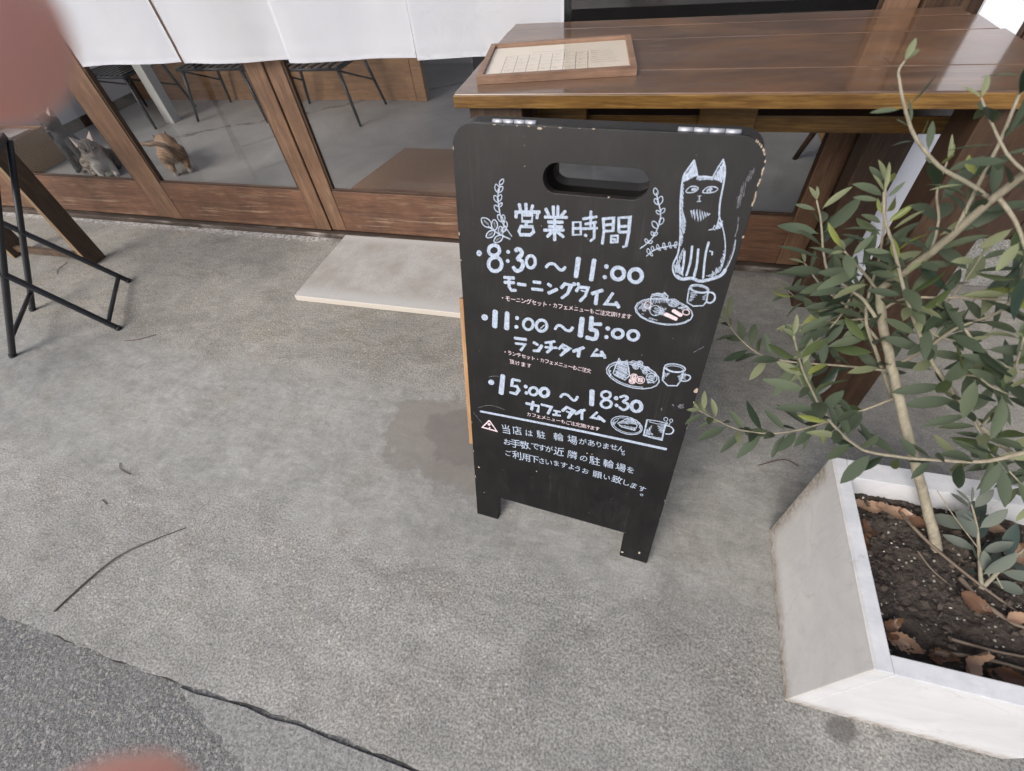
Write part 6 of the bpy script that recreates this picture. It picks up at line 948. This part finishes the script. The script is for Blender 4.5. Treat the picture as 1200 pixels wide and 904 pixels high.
# twigs on the concrete
bm = NB(); tube(bm, catmull([(-1.176, -.012, .003), (-1.150, .075, .004), (-1.118, .135, .006), (-1.062, .188, .004), (-1.008, .230, .003)], 6), [.0021] * 12 + [.0017] * 7 + [.0012] * 6, 6)
top('twig', bm, plain('ground_twig', (.085, .07, .06), .85, nscale=90, namt=.4), 'long thin dark twig lying on the bare concrete near the road edge', 'twig', 'twigs on the concrete', origin=(-1.176, -.012, 0))
for pts, lab in (([(-1.345, .352, .002), (-1.325, .335, .003), (-1.285, .328, .002)], 'tiny reddish curved twig in the middle of the concrete'), ([(-2.475, 1.17, .002), (-2.47, 1.12, .003), (-2.44, 1.09, .002)], 'tiny curled twig between the folding stool and the bench leg'), ([(-1.76, .785, .002), (-1.71, .80, .003), (-1.66, .835, .002)], 'thin straight twig in front of the folding stool foot'), ([(-1.30, .245, .002), (-1.275, .237, .002)], 'short dark twig chip on the open concrete'), ([(.36, .705, .002), (.42, .735, .003), (.452, .722, .002)], 'thin twig beside the left wall of the planter')):
    bm = NB(); tube(bm, catmull(pts, 4), .0011, 5); top('twig', bm, plain('t', (.10, .06, .045), .85), lab, 'twig', 'twigs on the concrete', origin=(pts[0][0], pts[0][1], 0))

# ================================================================== FOLDING STOOL (black tube, X legs) at the left
fs = empty('folding_stool', (-2.08, .85, 0), 'black tubular steel folding stool with crossed legs at the left edge', 'stool')
A1, A2, B1, B2 = Vector((-2.139, .638, 0)), Vector((-2.318, .866, 0)), Vector((-1.835, .838, 0)), Vector((-2.042, 1.098, 0))
PV1, PV2 = Vector((-1.958, .756, .293)), Vector((-2.170, .985, .290))
for f, p in ((A1, PV1), (A2, PV2), (B1, PV1), (B2, PV2)):
    bm = NB(); d = p - f; tube(bm, [f + d.normalized() * .004, f + d * .06, f + d, f + d * 1.96], .0098, 14)
    lg = obj('leg', bm, BLACKM, fs)
    bm = NB(); tube(bm, [f + Vector((0, 0, .0005)), f + d.normalized() * .012], .0112, 14); obj('rubber_foot', bm, plain('rubber', (.02, .02, .02), .7), lg)
for a, b, p, q, t in ((A1, A2, PV1, PV2, .24), (B1, B2, PV1, PV2, .12)):
    u, v = a + (p - a) * t * 1.0, b + (q - b) * t * 1.0
    bm = NB(); tube(bm, [u, v], .0075, 10); obj('crossbar', bm, BLACKM, fs)
for p, d in ((PV1, A1 - A2), (PV2, A2 - A1)):
    bm = NB(); d = d.normalized(); tube(bm, [p - d * .012, p + d * .012], .006, 10); obj('pivot_bolt', bm, BLACKM, fs)
tA, tA2, tB, tB2 = A1 + (PV1 - A1) * 1.96, A2 + (PV2 - A2) * 1.96, B1 + (PV1 - B1) * 1.96, B2 + (PV2 - B2) * 1.96
bm = NB()
va = [tA, tA2, tB2, tB]
lo = [bm.verts.new(v + Vector((0, 0, .002))) for v in va]; hi = [bm.verts.new(v + Vector((0, 0, .02))) for v in va]
bm.faces.new(lo[::-1]); bm.faces.new(hi)
for i in range(4): bm.faces.new((lo[i], lo[(i + 1) % 4], hi[(i + 1) % 4], hi[i]))
obj('seat', bm, plain('black_canvas', (.02, .02, .022), .8, nscale=200), fs)

# ================================================================== PLANK BENCH at the far left
bn = empty('plank_bench', (-2.6, 1.3, 0), 'old brown plank bench with upright board legs at the left edge, beside the folding stool', 'bench')
for x, y in ((-2.3285, 1.2), (-2.80, 1.2)):
    bm = NB(); box(bm, x - .011, x + .011, y - .039, y + .039, 0, .60, .002)
    for f in bm.faces:
        if abs(f.normal.y) > .8: f.material_index = 1
    obj('leg', bm, [PLANKW, PLANKE], bn)
bm = NB(); box(bm, -2.788, -2.341, 1.185, 1.205, .018, .045, .002); obj('stretcher', bm, PLANKW, bn)
bm = NB(); box(bm, -2.95, -2.30, 1.10, 1.30, .602, .63, .003); obj('seat', bm, PLANKW, bn)

# ================================================================== INSIDE THE SHOP
GI = 'black metal stools on the shop floor'
def make_stool(label, x0, x1, y0, y1, z):
    """slatted seat on four thin splayed legs; x0..y1 are where the feet stand"""
    cx, cy = (x0 + x1) / 2, (y0 + y1) / 2
    r = empty('metal_stool', (cx, cy, .002), label, 'stool', GI)
    k = .80
    for x, y in ((x0, y0), (x1, y0), (x0, y1), (x1, y1)):
        tx, ty = cx + (x - cx) * k, cy + (y - cy) * k
        bm = NB(); tube(bm, [(x, y, .002), (tx, ty, z - .008)], [.0085, .0115], 8); obj('leg', bm, BLACKM, r)
    sx0, sx1, sy0, sy1 = cx + (x0 - cx) * k - .02, cx + (x1 - cx) * k + .02, cy + (y0 - cy) * k - .02, cy + (y1 - cy) * k + .02
    bm = NB(); tube(bm, [(sx0, sy0, z), (sx1, sy0, z), (sx1, sy1, z), (sx0, sy1, z), (sx0, sy0, z)], .008, 8); obj('seat_frame', bm, BLACKM, r)
    bm = NB(); n = 9
    for i in range(n):
        x = sx0 + .02 + (sx1 - sx0 - .04) * i / (n - 1); box(bm, x - .012, x + .012, sy0, sy1, z + .002, z + .014, .002)
    obj('seat_slats', bm, BLACKM, r)
    m = lambda x, y, t: (x + (cx + (x - cx) * k - x) * t, y + (cy + (y - cy) * k - y) * t, z * t)
    for x in (x0, x1): bm = NB(); tube(bm, [m(x, y0, .96), m(x, y1, .50)], .006, 6); obj('brace', bm, BLACKM, r)
    return r
make_stool('black metal stool with slatted seat nearest the left wall, above the tabby cat', -3.74, -3.285, 2.60, 3.00, .30)
make_stool('black metal stool in the middle, behind the ginger cat', -3.04, -2.475, 2.735, 3.09, .30)
make_stool('black metal stool right of the door stile, in front of the wooden counter', -2.36, -1.771, 2.70, 3.07, .30)
# wooden stool with rattan seat, seen under the table
ws = empty('rattan_stool', (.80, 2.19, .002), 'dark wooden stool with woven rattan seat seen under the right end of the table', 'stool')
for x, y in ((.629, 2.42), (.615, 1.99), (1.0, 2.42), (1.0, 1.99)):
    bm = NB(); tx, ty = .80 + (x - .8) * .72, 2.18 + (y - 2.18) * .72; tube(bm, [(x, y, .002), (tx, ty, .235)], [.011, .014], 10); obj('leg', bm, DARKW, ws)
def m_rattan():
    t = NT('rattan', .6); v = t.coord()
    a = t.n('ShaderNodeTexWave', wave_type='BANDS', bands_direction='X'); a.inputs['Scale'].default_value = 26; a.inputs['Distortion'].default_value = 1.0; t.put(a.inputs[0], v)
    b = t.n('ShaderNodeTexWave', wave_type='BANDS', bands_direction='Z'); b.inputs['Scale'].default_value = 38; b.inputs['Distortion'].default_value = 1.2; t.put(b.inputs[0], v)
    d = t.n('ShaderNodeTexWave', wave_type='BANDS', bands_direction='Y'); d.inputs['Scale'].default_value = 26; d.inputs['Distortion'].default_value = 1.0; t.put(d.inputs[0], v)
    w = t.math('MULTIPLY', t.math('MAXIMUM', a.outputs['Fac'], d.outputs['Fac']), b.outputs['Fac'])
    t.base(t.mix(w, (.24, .125, .05), (.72, .45, .22))); t.normal(t.bump(w, .8, .006)); return t.m
RATTAN = m_rattan()
bm = NB(); box(bm, .605, .99, 2.06, 2.36, .215, .262, .010); obj('seat', bm, RATTAN, ws)
# wicker crate
wb = empty('wicker_basket', (-3.72, 2.03, .002), 'brown wicker basket on the shop floor left of the cats', 'basket')
bm = NB(); box(bm, -3.90, -3.55, 1.88, 2.13, .004, .022, .004); obj('bottom', bm, RATTAN, wb)
for a in ((-3.90, -3.55, 1.88, 1.895), (-3.90, -3.55, 2.115, 2.13), (-3.90, -3.885, 1.896, 2.114), (-3.565, -3.55, 1.896, 2.114)):
    bm = NB(); box(bm, *a, .022, .185, .004); obj('side', bm, RATTAN, wb)
bm = NB(); tube(bm, [(-3.895, 1.885, .188), (-3.555, 1.885, .188), (-3.555, 2.125, .188), (-3.895, 2.125, .188), (-3.895, 1.885, .188)], .009, 8); obj('rim', bm, RATTAN, wb)
bm = NB(); box(bm, -3.80, -3.60, 1.92, 2.09, .186, .197, .002, M=None); o = top('paper_bundle', bm, plain('grey_paper', (.42, .38, .35), .8), 'pale folded paper lying in the wicker basket', 'paper')
# doormat
mat_m = NT('coir_mat', .95); mv = mat_m.coord(); mat_m.base(mat_m.mix(mat_m.noise(mv, 200, 3, .7), (.13, .078, .048), (.34, .21, .135))); mat_m.normal(mat_m.bump(mat_m.noise(mv, 300, 3, .7), 1, .005))
bm = NB()
prism(bm, [(-1.43, 1.64), (-.50, 1.64), (-.50, 2.385), (-1.335, 2.395), (-1.425, 1.95)], .003, .014); top('doormat', bm, mat_m.m, 'brown doormat on the floor just inside the glass door', 'doormat')

# ---- cats
def fur(name, base, stripe, white, whz=None, stripes=True, axis='z', sc=38):
    t = NT(name, .85); v = t.coord(); xyz = t.sep(v)
    w = t.n('ShaderNodeTexWave', wave_type='BANDS', bands_direction='DIAGONAL'); w.inputs['Scale'].default_value = sc; w.inputs['Distortion'].default_value = 5; w.inputs['Detail'].default_value = 3; t.put(w.inputs[0], v)
    n = t.noise(v, 180, 4, .7)
    c = t.mix(t.ramp(w.outputs['Fac'], [(.4, 0), (.62, 1)]) if stripes else 0.0, base, stripe); c = t.mix(t.math('MULTIPLY', n, .35), c, tuple(k * .6 for k in base))
    if whz is not None: c = t.mix(whz(t, xyz), c, white)
    t.base(c); t.normal(t.bump(n, .6, .004)); return t.m
def cat_root(loc, rz, label): return empty('cat', loc, label, 'cat', None, rz)
# tabby: crouched, +Y is where it faces
ct = cat_root((-3.07, 1.985, .002), radians(-125) , 'grey tabby cat with pale chest sitting inside the glass, facing the street')
body = blob([([(0, -.11, .075), (0, -.03, .085), (0, .05, .085)], [.062, .070, .060]), ([(0, .05, .10), (0, .085, .155)], [.050, .044]), ([(0, .095, .165), (0, .112, .160)], [.050, .042]), ([(0, .135, .150), (0, .150, .146)], [.022, .017]),
             ([(.032, .07, .07), (.034, .085, .012), (.034, .105, .010)], [.024, .016, .015]), ([(-.032, .07, .07), (-.034, .085, .012), (-.034, .105, .010)], [.024, .016, .015]),
             ([(.055, -.09, .05), (.066, -.05, .018), (.060, -.01, .012)], [.045, .022, .015]), ([(-.055, -.09, .05), (-.066, -.05, .018), (-.060, -.01, .012)], [.045, .022, .015]),
             ([(0, -.16, .03), (.06, -.17, .016), (.11, -.10, .014)], [.020, .014, .011])], .0055, 2)
TABBY = fur('tabby_fur', (.22, .18, .145), (.05, .042, .036), (.50, .47, .43), lambda t, x: t.math('MULTIPLY', t.sstep(t.math('ADD', x[1], t.math('MULTIPLY', x[2], -.35)), .035, .075), t.math('SUBTRACT', 1.0, t.sstep(x[2], .135, .165))))
obj('body', body, TABBY, ct, True, False)
EYE = plain('cat_eye', (.02, .022, .015), .1); PINKN = plain('cat_nose', (.35, .18, .16), .5); EARIN = plain('ear_inside', (.48, .38, .34), .8)
def cat_head_bits(root, fm, hz=.165, hy=.10, sc=1.0):
    for s in (-1, 1):
        bm = NB(); bmesh.ops.create_uvsphere(bm, u_segments=12, v_segments=8, radius=.0085 * sc, matrix=Matrix.Translation((s * .021 * sc, hy + .043 * sc, hz + .006 * sc))); obj('eye', bm, EYE, root, True, False)
        bm = NB()
        b0, b1, b2, tp_ = Vector((s * .012, hy - .008, hz + .040)), Vector((s * .050, hy - .012, hz + .015)), Vector((s * .036, hy + .02, hz + .030)), Vector((s * .050, hy - .004, hz + .074))
        V = [bm.verts.new(p) for p in (b0, b1, b2, tp_)]
        for q in ((0, 1, 3), (1, 2, 3), (2, 0, 3), (0, 2, 1)): f = bm.faces.new([V[i] for i in q]); f.material_index = 0
        bmesh.ops.recalc_face_normals(bm, faces=bm.faces[:])
        for f in bm.faces:
            if f.normal.y > .35: f.material_index = 1
        obj('ear', bm, [fm, EARIN], root, False, False)
    bm = NB(); bmesh.ops.create_uvsphere(bm, u_segments=8, v_segments=6, radius=.0055 * sc, matrix=Matrix.Translation((0, hy + .066 * sc, hz - .010 * sc))); obj('nose', bm, PINKN, root, True, False)
cat_head_bits(ct, TABBY)
# ginger cat seen from behind, tail raised to the left
cg = cat_root((-2.60, 2.06, .002), radians(52), 'ginger cat seen from behind with its tail raised, walking on the shop floor')
gb = blob([([(0, -.07, .120), (0, .02, .125), (0, .10, .120)], [.056, .060, .050]), ([(0, .11, .115), (0, .16, .10)], [.038, .034]), ([(0, .185, .090)], [.041]),
           ([(.032, -.08, .115), (.040, -.055, .075), (.038, -.10, .045), (.037, -.088, .010), (.037, -.068, .008)], [.040, .029, .016, .014, .013]),
           ([(-.032, -.08, .115), (-.040, -.045, .075), (-.038, -.085, .045), (-.037, -.07, .010), (-.037, -.05, .008)], [.040, .029, .016, .014, .013]),
           ([(.030, .10, .09), (.031, .095, .05), (.031, .10, .010), (.031, .118, .008)], [.024, .016, .013, .012]), ([(-.030, .10, .09), (-.031, .12, .05), (-.031, .115, .010), (-.031, .133, .008)], [.024, .016, .013, .012]),
           ([(0, -.115, .140), (-.012, -.140, .175), (-.040, -.145, .195), (-.075, -.145, .200), (-.105, -.14, .212)], [.017, .014, .012, .011, .008])], .0055, 2)
GING = fur('ginger_fur', (.36, .235, .145), (.25, .145, .08), (.58, .52, .46), lambda t, x: t.math('SUBTRACT', 1.0, t.sstep(x[2], .018, .034)), True, 'z', 30)
obj('body', gb, GING, cg, True, False)
for s in (-1, 1):
    bm = NB(); V = [bm.verts.new(p) for p in ((s * .010, .18, .122), (s * .040, .178, .108), (s * .03, .20, .116), (s * .034, .185, .155))]
    for q in ((0, 1, 3), (1, 2, 3), (2, 0, 3), (0, 2, 1)): bm.faces.new([V[i] for i in q])
    bmesh.ops.recalc_face_normals(bm, faces=bm.faces[:]); obj('ear', bm, GING, cg, False, False)
# dark grey cat between the basket and the tabby
cd = cat_root((-3.30, 2.05, .002), radians(-150), 'dark grey cat sitting upright between the wicker basket and the tabby cat')
db = blob([([(0, -.05, .055), (0, -.01, .12), (0, .02, .19)], [.058, .054, .042]), ([(0, .02, .20), (0, .025, .245)], [.036, .040]), ([(0, .035, .262), (0, .055, .258)], [.048, .038]), ([(0, .080, .25), (0, .092, .247)], [.021, .016]),
           ([(.026, .035, .16), (.027, .055, .07), (.027, .06, .012), (.027, .078, .010)], [.024, .017, .014, .013]), ([(-.026, .035, .16), (-.027, .055, .07), (-.027, .06, .012), (-.027, .078, .010)], [.024, .017, .014, .013]),
           ([(.045, -.04, .05), (.055, .0, .02), (.05, .03, .012)], [.042, .022, .014]), ([(-.045, -.04, .05), (-.055, .0, .02), (-.05, .03, .012)], [.042, .022, .014])], .0055, 2)
DGREY = fur('dark_grey_fur', (.016, .018, .022), (.009, .010, .012), (.3, .3, .3), None, True)
obj('body', db, DGREY, cd, True, False); cat_head_bits(cd, DGREY, .262, .042, .95)

# ================================================================== HAND of the person holding the camera (two fingertips stray into the view)
Rr = Matrix(((0.96362, 0.14233, -0.22623), (0.25412, -0.75020, 0.61043), (-0.08284, -0.64571, -0.75907)))   # columns: right, down, forward
def C(x, y, z): return Vector((0, 0, 1.05)) + Rr @ Vector((x, y, z))
hand = empty('person', tuple(C(-.10, .02, -.02)), 'bare left hand of a person, two blurred reddish fingertips straying into the left edge', 'person')
SK = NT('skin', .5); sv = SK.coord(); SK.base(SK.mix(SK.noise(sv, 60, 4, .6), (.84, .40, .32), (.92, .50, .41))); SK.b.inputs['Subsurface Weight'].default_value = .75
SK.b.inputs['Subsurface Radius'].default_value = (.010, .003, .002); SK.normal(SK.bump(SK.noise(sv, 500, 3), .15, .0006))
hb = blob([
    ([C(-.105, -.005, -.020), C(-.112, .020, -.028), C(-.112, .045, -.030)], [.019, .022, .020]),                  # palm
    ([C(-.108, .03, -.03), C(-.135, .045, -.045), C(-.175, .075, -.075), C(-.21, .105, -.10)], [.023, .024, .026, .029]),   # wrist and forearm
    ([C(-.106, -.010, -.018), C(-.104, -.040, .006), C(-.082, -.047, .030), C(-.0575, -.0372, .0465)], [.0115, .0108, .0105, .0104]),   # index finger
    ([C(-.110, .050, -.020), C(-.092, .070, .008), C(-.066, .066, .030), C(-.0412, .0490, .0455)], [.0145, .0120, .0110, .0106]),   # thumb
    ([C(-.108, .000, -.024), C(-.088, -.024, -.030), C(-.066, -.020, -.030), C(-.046, -.016, -.026)], [.0115, .0098, .0088, .0076]),   # middle finger
    ([C(-.110, .016, -.028), C(-.088, .002, -.038), C(-.064, .004, -.038), C(-.044, .006, -.032)], [.0112, .0095, .0086, .0074]),   # ring finger
    ([C(-.112, .034, -.032), C(-.094, .026, -.042), C(-.074, .026, -.042), C(-.058, .026, -.036)], [.0102, .0085, .0076, .0066])], .0016, 3)
obj('hand', hb, SK.m, hand)
slv = NB(); tube(slv, [C(-.195, .093, -.090), C(-.25, .14, -.13), C(-.32, .21, -.19)], [.036, .042, .050], 20); obj('sleeve', slv, plain('dark_sleeve', (.03, .032, .04), .85, nscale=120, namt=.3), hand)
